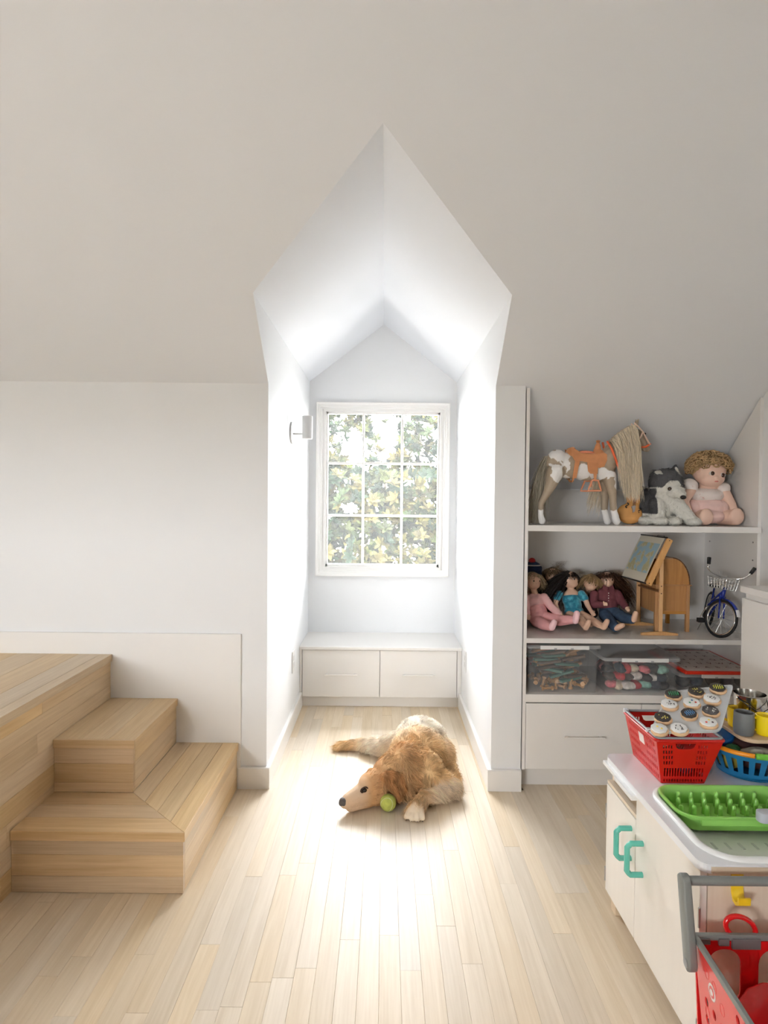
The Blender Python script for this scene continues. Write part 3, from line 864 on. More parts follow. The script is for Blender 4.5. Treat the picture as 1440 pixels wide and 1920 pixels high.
# ------------------------------------------------------------------ green drying rack in the sink
GRN = M('green_plastic', (146, 208, 98), .3, coat=.2)
gr = wthing('drying_rack', (.90, -1.09, KZ), 'bright green plastic dish rack with rows of pegs in the play sink', 'dish rack')
RX0, RX1, RY0, RY1 = .746, 1.085, -1.165, -1.000
def roff(d, z, r=.05): return rr3(RX0-d, RY0-d, RX1+d, RY1+d, r+d, z)
ring_loft([roff(.004, .494), roff(.006, .500), roff(.002, .502), roff(-.004, .500), roff(-.012, .480), roff(-.014, .459), roff(-.03, .457)], 'rack_tray', GRN, gr, True)
MB().box((.79, RY0-.003, .478), (1.05, RY0+.006, .4985), .002).build('front_lip', GRN, gr)
rows = [(-1.030, .800, 5, .033), (-1.062, .782, 8, .033), (-1.098, .768, 2, .031), (-1.115, .800, 7, .033), (-1.128, .775, 1, .03)]
rows = [(-1.028, .800, 7, .034), (-1.064, .783, 9, .034), (-1.10, .772, 9, .034)]
peg = None
for y, x0, n, dx in rows:
    for i in range(n):
        x = x0+i*dx
        if x > 1.06: continue
        if peg is None:
            peg = MB().tube([(0, 0, 0), (0, 0, .022), (0, 0, .036), (0, 0, .040)], [.0072, .0062, .0055, .003], 8).build('peg', GRN, gr, auto=50); o = peg
        else:
            o = bpy.data.objects.new('peg', peg.data); C.objects.link(o); o.parent = gr
        o.location = (x, y, .457)

# ------------------------------------------------------------------ red toy shopping basket on the counter
RED = M('red_plastic', (214, 30, 22), .3, coat=.25, translucent=.12)
GREYP = M('grey_plastic', (150, 152, 156), .35)
rb = wthing('shopping_basket', (.855, -.86, KZ), 'red toy shopping basket with slotted walls and grey rim on the counter', 'basket')
bx0, bx1, by0, by1, bz0, bz1 = .787, .907, -.955, -.765, KZ+.001, .612
fl = .021
tx0, tx1, ty0, ty1 = bx0-fl, bx1+fl+.024, by0-.014, by1+.02
def wall(name, b0, b1, t0, t1, holesfn):
    """trapezoid wall from bottom corners b0,b1 to top corners t0,t1"""
    b0, b1, t0, t1 = map(Vector, (b0, b1, t0, t1))
    ux = (b1-b0).normalized(); fr_ = frame(b0, ux, t0-b0); inv = fr_.inverted()
    P2 = [inv @ p for p in (b0, b1, t1, t0)]
    outer = [(p.x, p.y) for p in P2]; w = P2[1].x; h = P2[3].y
    return holed_plate(name, outer, holesfn(w, h), .0022, RED, rb, fr_)
def front_holes(w, h):
    H = []
    n = 15
    for i in range(n):                       # low tall slots and bottom dots
        x = w*(.06+.88*i/(n-1))
        H.append(rrect(x-.0022, h*.16, x+.0022, h*.36, .0015, 2)); H.append(rrect(x-.002, h*.04, x+.002, h*.10, .0012, 2))
    for side in (0, 1):
        for r_ in range(4):
            for k in range(4):
                x = (w*.03+k*.0075-r_*.0015) if side == 0 else (w*.97-k*.0075+r_*.0015)
                H.append(rrect(x-.0019, h*(.44+.125*r_), x+.0019, h*(.52+.125*r_), .0014, 2))
    H.append([(w*.26, h*.93), (w*.74, h*.93), (w*.70, h*.83), (w*.64, h*.80), (w*.36, h*.80), (w*.30, h*.83)])
    return H
def side_holes(w, h):
    H = []
    for r_ in range(5):
        for k in range(16):
            x = w*(.05+.9*k/15)
            if .35 < x/w < .65 and r_ in (2, 3): continue
            H.append(rrect(x-.0022, h*(.08+.18*r_), x+.0022, h*(.17+.18*r_), .0014, 2))
    return H
wall('front_wall', (bx0, by0, bz0), (bx1, by0, bz0), (tx0, ty0, bz1), (tx1, ty0, bz1), front_holes)
wall('back_wall', (bx0, by1, bz0), (bx1, by1, bz0), (tx0, ty1, bz1), (tx1, ty1, bz1), front_holes)
lw = wall('side_wall', (bx0, by0, bz0), (bx0, by1, bz0), (tx0, ty0, bz1), (tx0, ty1, bz1), side_holes)
wall('side_wall', (bx1, by0, bz0), (bx1, by1, bz0), (tx1, ty0, bz1), (tx1, ty1, bz1), side_holes)
MB().box((bx0, by0, bz0), (bx1, by1, bz0+.0025)).build('base', RED, rb)
LBL = M('white_label', (235, 225, 222), .5)
MB().add([Vector(q)+Vector((-.0016, 0, 0)) for q in ((tx0+.003, -.842, .590), (tx0+.003, -.876, .590), (tx0+.008, -.876, .562), (tx0+.008, -.842, .562))]+
         [Vector(q)+Vector((-.0004, 0, 0)) for q in ((tx0+.003, -.842, .590), (tx0+.003, -.876, .590), (tx0+.008, -.876, .562), (tx0+.008, -.842, .562))], F6).build('label_plate', LBL, rb)
def loop(x0, y0, x1, y1, z, r=.012): return [(x, y, z) for x, y in rrect(x0, y0, x1, y1, r, 4)]
MB().tube(loop(tx0-.003, ty0-.003, tx1+.003, ty1+.003, bz1), .0045, 8, closed=True).build('rim', RED, rb, smooth=True)
MB().tube(loop(tx0+.001, ty0+.001, tx1-.001, ty1-.001, bz1+.006), .0042, 8, closed=True).build('rim_rail', GREYP, rb, smooth=True)
for y in (ty0+.05, ty1-.012):
    MB().box((tx0-.006, y, bz1-.004), (tx0+.008, y+.014, bz1+.014), .003).build('handle_hinge', M('light_grey_plastic', (205, 206, 210), .3), rb)
# toys in the red basket
for i, (x, y, z, r, c) in enumerate(((.83, -.88, .52, .03, (60, 60, 66)), (.875, -.84, .52, .028, (70, 90, 70)), (.85, -.80, .515, .026, (225, 215, 195)), (.88, -.90, .518, .025, (60, 70, 110)), (.82, -.82, .512, .022, (200, 170, 60)))):
    b_ = MB().ball((0, 0, 0), (r, r*1.1, r), 14); b_.lathe([(0, r*.9), (r*.25, r*.95), (r*.12, r*1.2), (0, r*1.22)], 10)
    names = ('dark', 'dull green', 'cream', 'navy', 'mustard')
    tag(b_.build('toy_fruit', M('toy_fruit_%d' % i, c, .5), None, smooth=True, loc=(x, y, KZ+.005+r)), names[i]+' round play food inside the red slotted basket', 'toy')

# ------------------------------------------------------------------ tray with play cookies, leaning on the basket
def crp7(cx, cy, y): return at(1180+cx/5.538, 1260+cy/5.538, y)
tBL = crp7(215, 620, -.972); tBR = crp7(940, 640, -.972); tTL = crp7(400, 235, -.815); tTR = crp7(1080, 125, -.800)
xd = ((tBR-tBL)+(tTR-tTL)).normalized(); yd_ = ((tTL-tBL)+(tTR-tBR))/2
TF = frame((tBL+tBR+tTL+tTR)/4, xd, yd_)
TW = ((tBR-tBL).length+(tTR-tTL).length)/2; TH = (yd_-xd*yd_.dot(xd)).length
inv = TF.inverted()
cn = [inv @ p for p in (tBL, tBR, tTR, tTL)]
TRAYM = M('tray_grey', (214, 217, 220), .35)
def skew(u, v):   # u,v in -1..1 across the tray
    a, b, c_, d = cn
    s, t = (u+1)/2, (v+1)/2
    p = a*(1-s)*(1-t)+b*s*(1-t)+c_*s*t+d*(1-s)*t
    return p.x, p.y
ty = empty('baking_tray', TF.translation, rot=TF.to_euler(), label='pale grey baking tray of play cookies propped across the red basket', cat='tray')
outer = [skew(*p) for p in rrect(-1, -1, 1, 1, .16, 5)]
inner = [skew(p[0]*.955, p[1]*.955) for p in rrect(-1, -1, 1, 1, .16, 5)]
MB().prism(outer, -.003, 0, 'z').build('tray_plate', TRAYM, ty)
n = len(outer)
MB().add([(x, y, -.0005) for x, y in outer]+[(x*1.015, y*1.015, .0045) for x, y in outer]+[(x, y, .0045) for x, y in inner]+[(x, y, .0) for x, y in inner],
         [(k*n+i, k*n+(i+1) % n, (k+1)*n+(i+1) % n, (k+1)*n+i) for k in range(3) for i in range(n)]).build('tray_lip', TRAYM, ty, auto=60)
COOK = M('cookie_biscuit', (226, 188, 148), .6, var=.05, vscale=60)
ICD = M('icing_dark', (66, 60, 58), .45); ICG = M('icing_charcoal', (88, 84, 84), .45); ICW = M('icing_white', (240, 240, 238), .45)
SPR = {'y': M('sprinkle_yellow', (236, 220, 110), .5), 'w': M('sprinkle_white', (240, 238, 230), .5), 'k': M('sprinkle_black', (70, 66, 66), .5),
       'g': M('stripe_green', (60, 170, 110), .5), 'l': M('stripe_lime', (222, 224, 80), .5), 'b': M('stripe_blue', (96, 152, 205), .5),
       'r': M('dot_red', (226, 70, 44), .5), 'G': M('dot_green', (70, 160, 120), .5), 'B': M('dot_blue', (80, 140, 190), .5), 'o': M('dot_yellow', (244, 214, 90), .5), 'K': M('dot_plum', (90, 60, 70), .5)}
cookies = [  # crop x, crop y, icing, decoration, label
 (455, 240, ICD, 'stripes g', 'cookie with dark icing and wavy green stripes at the tray top left corner'),
 (697, 210, ICD, 'sprinkle y', 'dark iced cookie with pale sprinkles in the middle of the far tray row'),
 (918, 172, ICD, 'stripes l', 'cookie with dark icing and lime yellow loops at the tray top right corner'),
 (418, 342, ICW, 'sprinkle k', 'white speckled cookie right below the green striped one'),
 (648, 325, ICW, 'dots GBr', 'white iced cookie with green, blue and red dots'),
 (858, 286, ICW, 'sprinkle k', 'white speckled cookie right below the lime striped one'),
 (350, 480, ICD, 'sprinkle y', 'dark iced cookie with yellow sprinkles at the left tray edge'),
 (622, 440, ICD, 'stripes b', 'cookie with dark icing and blue stripes in the tray middle'),
 (845, 408, ICG, 'sprinkle w', 'charcoal iced cookie with white sprinkles at the right tray side'),
 (312, 598, ICW, 'dots oo', 'white iced cookie with two yellow dots at the near left tray corner'),
 (518, 596, ICW, 'sprinkle k', 'white speckled cookie in the middle of the near tray row'),
 (822, 530, ICW, 'dots roK', 'white iced cookie with red, yellow and plum dots')]
tn = TF.to_3x3() @ Vector((0, 0, 1))
def on_tray(cx, cy):
    v = crp7(cx, cy, -.9)-CAM_P; v.normalize()
    t = (TF.translation+tn*.008-CAM_P).dot(tn)/v.dot(tn)
    return CAM_P+v*t-tn*.008
CR = .0235
blobby = [(math.cos(2*PI*i/16)*CR*(.93+.07*math.cos(3*(2*PI*i/16)+1))*1.12, math.sin(2*PI*i/16)*CR*.92) for i in range(16)]
octo = [(math.cos(2*PI*i/9+.3)*CR*1.06, math.sin(2*PI*i/9+.3)*CR*.86) for i in range(9)]
rc = random.Random(4)
for cx, cy, ic, deco, lab in cookies:
    p = on_tray(cx, cy)
    e_ = TF.to_3x3() @ Matrix.Rotation(rc.uniform(-.25, .25), 3, 'Z')
    ck = empty('play_cookie', p+tn*.0003, rot=e_.to_euler(), label=lab, cat='cookie', group='play cookies on the grey tray')
    MB().prism(blobby, 0, .0085, 'z', .0015).build('biscuit', COOK, ck, auto=50)
    icing = MB().prism([(x*.93-.0012, y*.95+.001) for x, y in octo], .0087, .0142, 'z', .0012).build('icing', ic, ck, auto=50)
    k, arg = deco.split()
    if k == 'stripes':
        for i in range(5):
            u = -.0125+.0062*i; v = .010*math.sqrt(max(.05, 1-(u/.018)**2))
            MB().tube([(u-.002, -v, .0144), (u+.001, -v*.3, .0148), (u-.001, v*.3, .0148), (u+.002, v, .0144)], .0011, 6).build('stripe', SPR[arg], icing)
    elif k == 'sprinkle':
        for i in range(14):
            a = rc.uniform(0, 6.28); r_ = math.sqrt(rc.random())*.0115; b_ = rc.uniform(0, 3.14)
            x, y = r_*math.cos(a)*1.15, r_*math.sin(a)*.95
            MB().box((x-.0007-.0006*abs(math.cos(b_)), y-.0007-.0006*abs(math.sin(b_)), .0141), (x+.0007+.0006*abs(math.cos(b_)), y+.0007+.0006*abs(math.sin(b_)), .0149)).build('sprinkle', SPR[arg], icing)
    else:
        pos = [(-.008, -.004), (.002, .006), (.009, -.003)] if len(arg) == 3 else [(-.004, .006), (.004, -.003)]
        for ch, (x, y) in zip(arg, pos):
            MB().lathe([(0, 0), (.0032, 0), (.0028, .0007), (0, .001)], 14, c=(x, y, .0140)).build('dot', SPR[ch], icing)

# ------------------------------------------------------------------ blue slotted basket with a board of cups on top
BLU = M('blue_plastic', (38, 132, 186), .3, coat=.2, translucent=.08)
ORA = M('orange_plastic', (246, 152, 30), .3); LGR = M('leaf_green_plastic', (112, 186, 62), .3)
bc = Vector((1.085, -.865, KZ+.001))
bb = wthing('round_basket', bc, 'blue round slotted basket with orange and green rim on the counter', 'basket')
def bask_pt(a, h):   # h 0..1
    r_ = .083+.034*h
    return Vector((bc.x+r_*math.cos(a), bc.y+r_*.95*math.sin(a), bc.z+.079*h))
def basket_wall():
    mb = MB(); nseg = 88; hs = [0, .14, .24, .80, .88, 1.0]
    for j in range(nseg):
        slot = (j % 4) in (1, 2)
        a0, a1 = 2*PI*j/nseg, 2*PI*(j+1)/nseg
        for k in range(len(hs)-1):
            if slot and k in (1, 2, 3) and not (k in (1, 3) and False): 
                if k == 2: continue
            for rr_, flip in ((1, 0), (.97, 1)):
                q = [bask_pt(a0, hs[k]), bask_pt(a1, hs[k]), bask_pt(a1, hs[k+1]), bask_pt(a0, hs[k+1])]
                q = [Vector((bc.x+(p.x-bc.x)*rr_, bc.y+(p.y-bc.y)*rr_, p.z)) for p in q]
                mb.add(q, [(0, 1, 2, 3) if not flip else (3, 2, 1, 0)])
    return mb
basket_wall().build('basket_wall', BLU, bb, recalc=False)
MB().lathe([(0, 0), (.084, 0), (.084, .004), (0, .004)], 40, c=tuple(bc)).build('base', BLU, bb, auto=40)
MB().tube([bask_pt(2*PI*i/48, 1.0) for i in range(48)], .004, 8, closed=True).build('rim', BLU, bb, smooth=True)
def rim_arc(a0, a1, mat, name, r_=.0075):
    MB().tube([bask_pt(a0+(a1-a0)*i/14, 1.02)+Vector((0, 0, .003)) for i in range(15)], r_, 10).build(name, mat, bb, smooth=True)
rim_arc(math.radians(178), math.radians(248), ORA, 'rim_grip', .0065); rim_arc(math.radians(249), math.radians(318), LGR, 'rim_grip', .0085)
rim_arc(math.radians(0), math.radians(70), ORA, 'rim_grip', .0065)
# things in the blue basket
def lump(name, c, r, mat, lab, cat='toy', seed=1):
    rr_ = random.Random(seed); prims = [('e', (0, 0, 0), r)]
    for i in range(5): prims.append(('e', (rr_.uniform(-.6, .6)*r[0], rr_.uniform(-.6, .6)*r[1], rr_.uniform(-.3, .5)*r[2]), tuple(q*rr_.uniform(.45, .7) for q in r)))
    return tag(blob(name, prims, mat, None, voxel=.004, smooth=3, loc=c), lab, cat)
o = MB().lathe([(0, 0), (.030, 0), (.033, .004), (.033, .016), (.029, .020), (0, .021)], 28)
tag(o.build('toy_disc', M('toy_blue', (18, 96, 168), .4), None, auto=40, loc=(1.025, -.835, .562), rot=(.2, -.35, 0)), 'bright blue round lid poking out of the round basket', 'toy')
lump('toy_vegetable', (1.022, -.895, .556), (.024, .022, .018), M('toy_green', (34, 92, 48), .5), 'dark green play vegetable under the blue lid', seed=2)
lump('plastic_bag', (1.075, -.925, .562), (.042, .022, .016), M('bag_film', (190, 186, 172), .25, clear=.35, bump=.5, bscale=60), 'crumpled clear plastic bag in the front of the round basket', 'bag', 3)
lump('toy_vegetable', (1.10, -.86, .535), (.06, .05, .045), M('toy_plum', (90, 60, 58), .5), 'dark plum play food deep in the round basket', seed=5)
lump('toy_vegetable', (1.03, -.86, .525), (.035, .04, .036), M('toy_olive', (170, 150, 60), .5), 'olive yellow play food deep in the round basket', seed=6)
bd = wthing('serving_board', (1.13, -.84, .588), 'pale wooden board with cups lying on the blue round basket', 'board')
MB().prism(rrect(1.036, -.932, 1.225, -.752, .035, 6), .590, .601, 'z', .002).build('board_plate', wood('board_wood', (228, 198, 160), (206, 172, 130), 'X', .5, scale=1.2, randv=.03), bd)
def cup(name, c, r0, r1, h, mat, lab, handle=None, cat='cup'):
    o = empty(name, c, label=lab, cat=cat)
    MB().lathe([(0, 0), (r0*.92, 0), (r0, .004), (r0*1.07, h*.35), (r1, h), (r1-.002, h+.001), (r1-.004, h-.002), (r0*.95, h*.3), (0, h*.12)], 32).build('cup_body', mat, o, auto=50)
    if handle is not None:
        a = handle; d = Vector((math.cos(a), math.sin(a), 0))
        MB().tube([d*(r1-.002)+Vector((0, 0, h*.85)), d*(r1+.012)+Vector((0, 0, h*.86)), d*(r1+.017)+Vector((0, 0, h*.6)), d*(r1+.014)+Vector((0, 0, h*.3)), d*(r0)+Vector((0, 0, h*.2))], .0036, 8).build('handle', mat, o, smooth=True)
    return o
cup('tumbler', (1.058, -.885, .6015), .0265, .0265, .064, M('grey_cup', (118, 120, 122), .4), 'grey handleless toy cup on the wooden board')
cup('mug', (1.119, -.888, .6015), .024, .026, .056, M('yellow_cup', (250, 220, 30), .25, coat=.3), 'yellow toy mug with handle at the right picture edge', PI*.97, 'cup')
cup('mug', (1.075, -.825, .6015), .026, .028, .055, YEL, 'yellow toy mug behind the grey cup', PI*.8)
STEEL = M('toy_steel', (215, 213, 208), .16, metal=1.0)
po = empty('steel_pail', (1.128, -.795, .6015), label='small stainless steel toy pail with wire handle behind the cups', cat='pail')
MB().lathe([(0, 0), (.036, 0), (.038, .004), (.045, .088), (.047, .090), (.0445, .091), (.036, .006), (0, .005)], 40).build('pail_body', STEEL, po, auto=40)
MB().tube([(-.044, -.012, .080), (-.030, -.046, .066), (.0, -.054, .045), (.03, -.046, .058), (.044, -.012, .080)], .0015, 6).build('wire_handle', M('dark_wire', (60, 60, 60), .4, metal=.8), po, smooth=True)
for s in (-1, 1): MB().lathe([(0, 0), (.005, 0), (.004, .002*s), (0, .003*s)], 10, c=(.0445*s, -.010, .080), axis='x').build('ear', STEEL, po)

# ------------------------------------------------------------------ toy shopping cart in the near right corner
CRT = M('cart_red', (216, 22, 26), .22, coat=.4)
CRTP = M('cart_side_red', (222, 60, 58), .25, coat=.3)
GRY = M('cart_grey', (128, 131, 128), .38)
ca = wthing('toy_shopping_cart', (.78, -1.57, 0), 'red toy shopping cart with grey push bar in the near right corner', 'toy cart')
cx0, cx1, cy0, cy1, cz0, cz1 = .664, .905, -1.80, -1.385, .13, .362
for x in (.648, .921):
    MB().prism([(-1.352, .474), (-1.362, .484), (-1.374, .484), (-1.382, .476), (-1.416, .318), (-1.414, .306), (-1.404, .298), (-1.392, .302), (-1.386, .314)], x-.0095, x+.0095, 'x', .004).build('push_arm', GRY, ca, auto=60)
    s = -1 if x < .8 else 1
    MB().lathe([(0, 0), (.0085, 0), (.0085, .002*s), (0, .003*s)], 18, c=(x+s*.0095, -1.401, .316), axis='x').build('arm_button', M('cart_button', (150, 152, 152), .35), ca)
MB().tube([(.648, -1.366, .468), (.921, -1.366, .468)], .0095, 14).build('push_bar', GRY, ca, auto=50)
# top rails
rails = {'far': ((cx0, cy1), (cx1, cy1)), 'left': ((cx0-.0, cy1), (cx0-.024, cy0)), 'right': ((cx1, cy1), (cx1+.0, cy0)), 'near': ((cx0-.024, cy0), (cx1, cy0))}
for k_, (a, b_) in rails.items():
    A = Vector((*a, cz1)); B = Vector((*b_, cz1)); fr_ = frame(A, B-A, Vector((0, 0, 1))); ln = (B-A).length
    MB().box((0, -.007, -.0045), (ln, .005, .0045), .0012).xform(fr_).build('rim_rail', GRY, ca)
for x0, w_, h_ in ((.672, .022, .010), (.712, .022, .013), (.740, .060, .020), (.82, .03, .013)):
    MB().box((x0, cy1-.0075, cz1-.004-h_), (x0+w_, cy1+.001, cz1-.002), .0012).build('seat_clip', M('cart_clip', (110, 104, 104), .35), ca)
# walls with round holes
def hole_grid(w, h, r_=.010):
    H = []
    ny = 6
    for i in range(ny):
        for j in range(11):
            u = .022+j*(w-.044)/10; v = .02+i*(h-.045)/(ny-1)
            if i == 4 and 1 <= j <= 2: continue
            if i >= 4 and j <= 3: continue
            H.append(ell(u, v, r_*.72, r_, 12))
    return H
for k_, (a, b_) in rails.items():
    if k_ == 'far': continue
    A = Vector((*a, cz0)); B = Vector((*b_, cz0)); cin = Vector(((cx0+cx1)/2, (cy0+cy1)/2, cz0))
    A2 = A.lerp(cin, .12); B2 = B.lerp(cin, .12); A2.z = B2.z = cz0
    At, Bt = Vector((*a, cz1-.006)), Vector((*b_, cz1-.006))
    fr_ = frame(A2, B2-A2, At-A2); iv = fr_.inverted(); Q = [iv @ p for p in (A2, B2, Bt, At)]
    wl_ = holed_plate('basket_wall', [(p.x, p.y) for p in Q], hole_grid(Q[1].x, Q[2].y), .003, CRTP, ca, fr_)
    if k_ == 'left':
        # ringed round emblem on the side wall and faint pressed circles
        EMB = M('emblem_white', (240, 232, 230), .4)
        for (u, v, r_, mt, zz) in ((.050, .172, .0165, EMB, .0017), (.050, .172, .0115, CRTP, .0022), (.050, .172, .0065, EMB, .0027)):
            q = MB().prism(ell(u, v, r_*.85, r_, 24), -.0001, .0005, 'z')
            for sgn in (1, -1):
                pass
            q.xform(fr_ @ Matrix.Translation((0, 0, -zz if (fr_.to_3x3() @ Vector((0, 0, 1))).x > 0 else zz))).build('emblem_ring', mt, wl_)
        for (u, v) in ((.03, .195), (.06, .19), (.09, .17), (.025, .11), (.09, .12)):
            ring = [(u+.0085*math.cos(t), v+.011*math.sin(t), 0) for t in np.linspace(0, 2*PI, 20)[:-1]]
            MB().tube(ring, .0006, 5, closed=True).xform(fr_ @ Matrix.Translation((0, 0, -.0015 if (fr_.to_3x3() @ Vector((0, 0, 1))).x > 0 else .0015))).build('pressed_ring', CRTP, wl_)
# far wall is the folding seat flap with two leg openings and a ring on top
ff = frame((cx0, cy1, cz0), (1, 0, 0), (0, 0, 1)); W = cx1-cx0; Hh = cz1-.01-cz0
holed_plate('seat_flap', [(0.012, 0), (W-.012, 0), (W, Hh), (0, Hh)], [rrect(.028, .085, .098, .205, .032, 6), rrect(.135, .085, .205, .205, .032, 6)], .004, CRT, ca, ff)
MB().tube([(.765+.032*math.cos(t), cy1+.008, .374+.0*t+.024*math.sin(t)+.008*math.cos(t)*-1) for t in np.linspace(0, 2*PI, 28)[:-1]], .0055, 8, closed=True).build('seat_ring', CRT, ca, smooth=True)
ss = MB().prism([(.70, .0), (.895, 0), (.895, .055), (.86, .075), (.80, .078), (.765, .068), (.745, .050), (.72, .044)], 0, .006, 'z', .002)
ss.xform(Matrix.Translation((0, -1.435, .206)) @ Matrix.Rotation(math.radians(62), 4, 'X')).build('seat', CRT, ca, auto=50)
MB().box((cx0+.015, cy0+.03, cz0-.004), (cx1-.015, cy1-.02, cz0), .001).build('base', CRT, ca)
for x in (cx0+.02, cx1-.02):
    MB().tube([(x, cy1-.01, .31), (x, cy1-.03, .10), (x, cy1-.03, .05)], .007, 8).build('leg', GRY, ca, smooth=True)
    MB().tube([(x, cy0+.04, cz0), (x, cy0+.04, .05)], .007, 8).build('leg', GRY, ca, smooth=True)
    MB().tube([(x, cy1-.03, .095), (x, cy0+.04, .095)], .006, 8).build('side_rail', GRY, ca)
    for y in (cy1-.03, cy0+.04):
        MB().lathe([(0, -.008), (.022, -.008), (.026, -.004), (.026, .004), (.022, .008), (0, .008)], 20, c=(x, y, .026), axis='x').build('wheel', M('cart_wheel', (70, 70, 72), .5), ca, auto=50)
tag(MB().ball((0, 0, 0), (.028, .028, .022), 16).build('toy_egg', M('egg_cream', (232, 218, 196), .4), None, smooth=True, loc=(.765, -1.555, cz0+.0225)), 'cream round play egg inside the red shopping cart', 'toy')
lump('toy_pouch', (.80, -1.50, .172), (.05, .04, .042), M('pouch_dark', (60, 42, 40), .5), 'dark soft toy pouch at the bottom of the shopping cart', seed=9)
# ------------------------------------------------------------------ top shelf: horse, violin, husky, baby doll
ZT = 1.1703
HAIR = M('toy_hair', attr=True, rough=.55, spec=.3)
FURM = M('plush_fur', attr=True, rough=.9, spec=.1)
PAINT = M('painted_toy', attr=True, rough=.55)
BLACK = M('glossy_black', (22, 20, 20), .15, coat=.5)

def horse():
    Yh = .092; s = (2.646+Yh)/1135.4/6.0
    base = at(990+560/6, 770+1285/6, Yh); base.z = ZT
    def H(cx, cy, d=0): return Vector(((cx-560)*s, d*s, (1285-cy)*s))
    def rs(*r): return tuple(q*s for q in r)
    h = empty('toy_horse', base, label='tan and white toy horse with long blond mane and brown saddle on the top shelf', cat='toy horse')
    pr = [('e', H(315, 590), rs(125, 100, 150)), ('e', H(470, 620), rs(200, 105, 150)), ('e', H(640, 640), rs(220, 110, 150)), ('e', H(830, 640), rs(140, 105, 160)),
          ('c', H(870, 570), H(1000, 400), 125*s, 100*s), ('c', H(1000, 400), H(1120, 250), 100*s, 66*s),
          ('c', H(1130, 230), H(1215, 270), 66*s, 60*s), ('c', H(1215, 270), H(1310, 405), 58*s, 34*s), ('e', H(1318, 425), rs(40, 34, 36)), ('c', H(1180, 330), H(1290, 430), 30*s, 26*s)]
    for d, dx in ((-52, 0), (52, -65)):
        pr += [('c', H(290+dx*.3, 690, d*.8), H(215+dx*.6, 890, d), 100*s, 56*s), ('c', H(215+dx*.6, 890, d), H(128+dx, 1050, d), 52*s, 34*s),
               ('c', H(128+dx, 1050, d), H(128+dx, 1190, d), 34*s, 30*s), ('c', H(132+dx, 1195, d), H(146+dx, 1245, d), 34*s, 40*s)]
        pr += [('c', H(890+dx*.4, 740, d*.8), H(925+dx*.7, 930, d), 78*s, 46*s), ('c', H(925+dx*.7, 930, d), H(940+dx, 1120, d), 44*s, 36*s),
               ('c', H(940+dx, 1120, d), H(965+dx, 1190, d), 36*s, 38*s), ('c', H(960+dx, 1195, d), H(978+dx, 1243, d), 38*s, 42*s)]
    for (a, b) in (((1180, 175, -20), (1185, 105, -26)), ((1205, 175, 18), (1228, 92, 22))): pr.append(('c', H(*a), H(*b), 20*s, 9*s))
    tan, wh, dk = L3((168, 152, 132)), L3((238, 236, 234)), L3((120, 112, 102))
    whites = [(330, 510, 115, 75), (290, 640, 75, 70), (290, 740, 65, 70), (400, 600, 45, 110), (395, 760, 55, 28), (590, 690, 95, 85), (770, 720, 110, 75), (930, 720, 75, 36), (965, 800, 38, 100), (540, 745, 60, 40)]
    tans = [(235, 585, 55, 32), (300, 605, 28, 18), (370, 700, 26, 72), (470, 590, 45, 90), (690, 790, 80, 26), (860, 800, 60, 40)]
    def colf(co):
        cx = co[:, 0]/s+560; cy = 1285-co[:, 2]/s
        wob = 8*np.sin(cx*.07+cy*.05)+6*np.sin(cy*.09-cx*.04)
        m = np.zeros(len(co), bool)
        for a, b, rx, ry in whites: m |= ((cx+wob-a)/rx)**2+((cy+wob-b)/ry)**2 < 1
        for a, b, rx, ry in tans: m &= ~(((cx+wob-a)/rx)**2+((cy+wob-b)/ry)**2 < 1)
        m |= (cy > 1115+wob*.6)
        c = np.where(m[:, None], wh, tan); c[(cx > 1290)] = dk*.3+tan*.7
        return c
    body = blob('body', pr, PAINT, h, voxel=.0028, smooth=5, colfn=colf)
    for d in (-44, 44): MB().ball(H(1278, 262, d*.95), 13*s, 10).build('eye', BLACK, h, smooth=True)
    # mane and tail
    rg = np.random.default_rng(21); blond = L3((232, 218, 194))
    n = 1700; t = rg.random(n); k = 6
    P = np.zeros((n, k, 3)); jt = rg.normal(size=n)
    sx = 900+270*t; sy = 345-190*t+25*(t*(1-t))*-4; side = np.where(rg.random(n) < .78, -1, 1)
    ex = 985+215*t**.7+rg.normal(size=n)*22; ey = np.where(t < .2, 700+1100*t, 925)+rg.normal(size=n)*45
    far = side > 0; ex = np.where(far, 690+230*rg.random(n), ex); ey = np.where(far, 1060+rg.normal(size=n)*60, ey)
    mid = [0, .12, .32, .55, .78, 1]
    for i, q in enumerate(mid):
        bul = np.interp(q, [0, .12, .32, 1], [25, 92, 128, 120])
        P[:, i, 0] = (sx+(ex-sx)*np.interp(q, [0, .12, .32, 1], [0, .05, .5, 1])+rg.normal(size=n)*5-560)*s
        P[:, i, 1] = side*(bul+rg.normal(size=n)*9+jt*6)*s
        P[:, i, 2] = (1285-(sy+(ey-sy)*q-(18 if i == 1 else 0)))*s
    strands('mane', P, .0024, np.clip(blond*(.72+.5*rg.random((n, 1))), 0, 1), HAIR, h, taper=.35)
    n = 650; P = np.zeros((n, k, 3)); u = rg.normal(size=(n, 2))
    for i, q in enumerate(np.linspace(0, 1, k)):
        px = np.interp(q, [0, .3, 1], [200, 130, 75]); py = 520+q*(700+60*u[:, 1])
        P[:, i, 0] = (px+u[:, 0]*(12+38*q)-560)*s; P[:, i, 1] = (rg.normal(size=n)*(8+16*q))*s; P[:, i, 2] = np.maximum((1285-py)*s, .004)
    strands('tail', P, .0022, np.clip(L3((176, 168, 150))*(.7+.5*rg.random((n, 1))), 0, 1), HAIR, h, taper=.4)
    # tack
    LEA = M('saddle_leather', (196, 132, 84), .5, var=.08, vscale=40); COR = M('coral_pad', (240, 148, 116), .6); STR = M('orange_strap', (232, 106, 62), .5); CRM = M('bridle_cream', (236, 206, 186), .5)
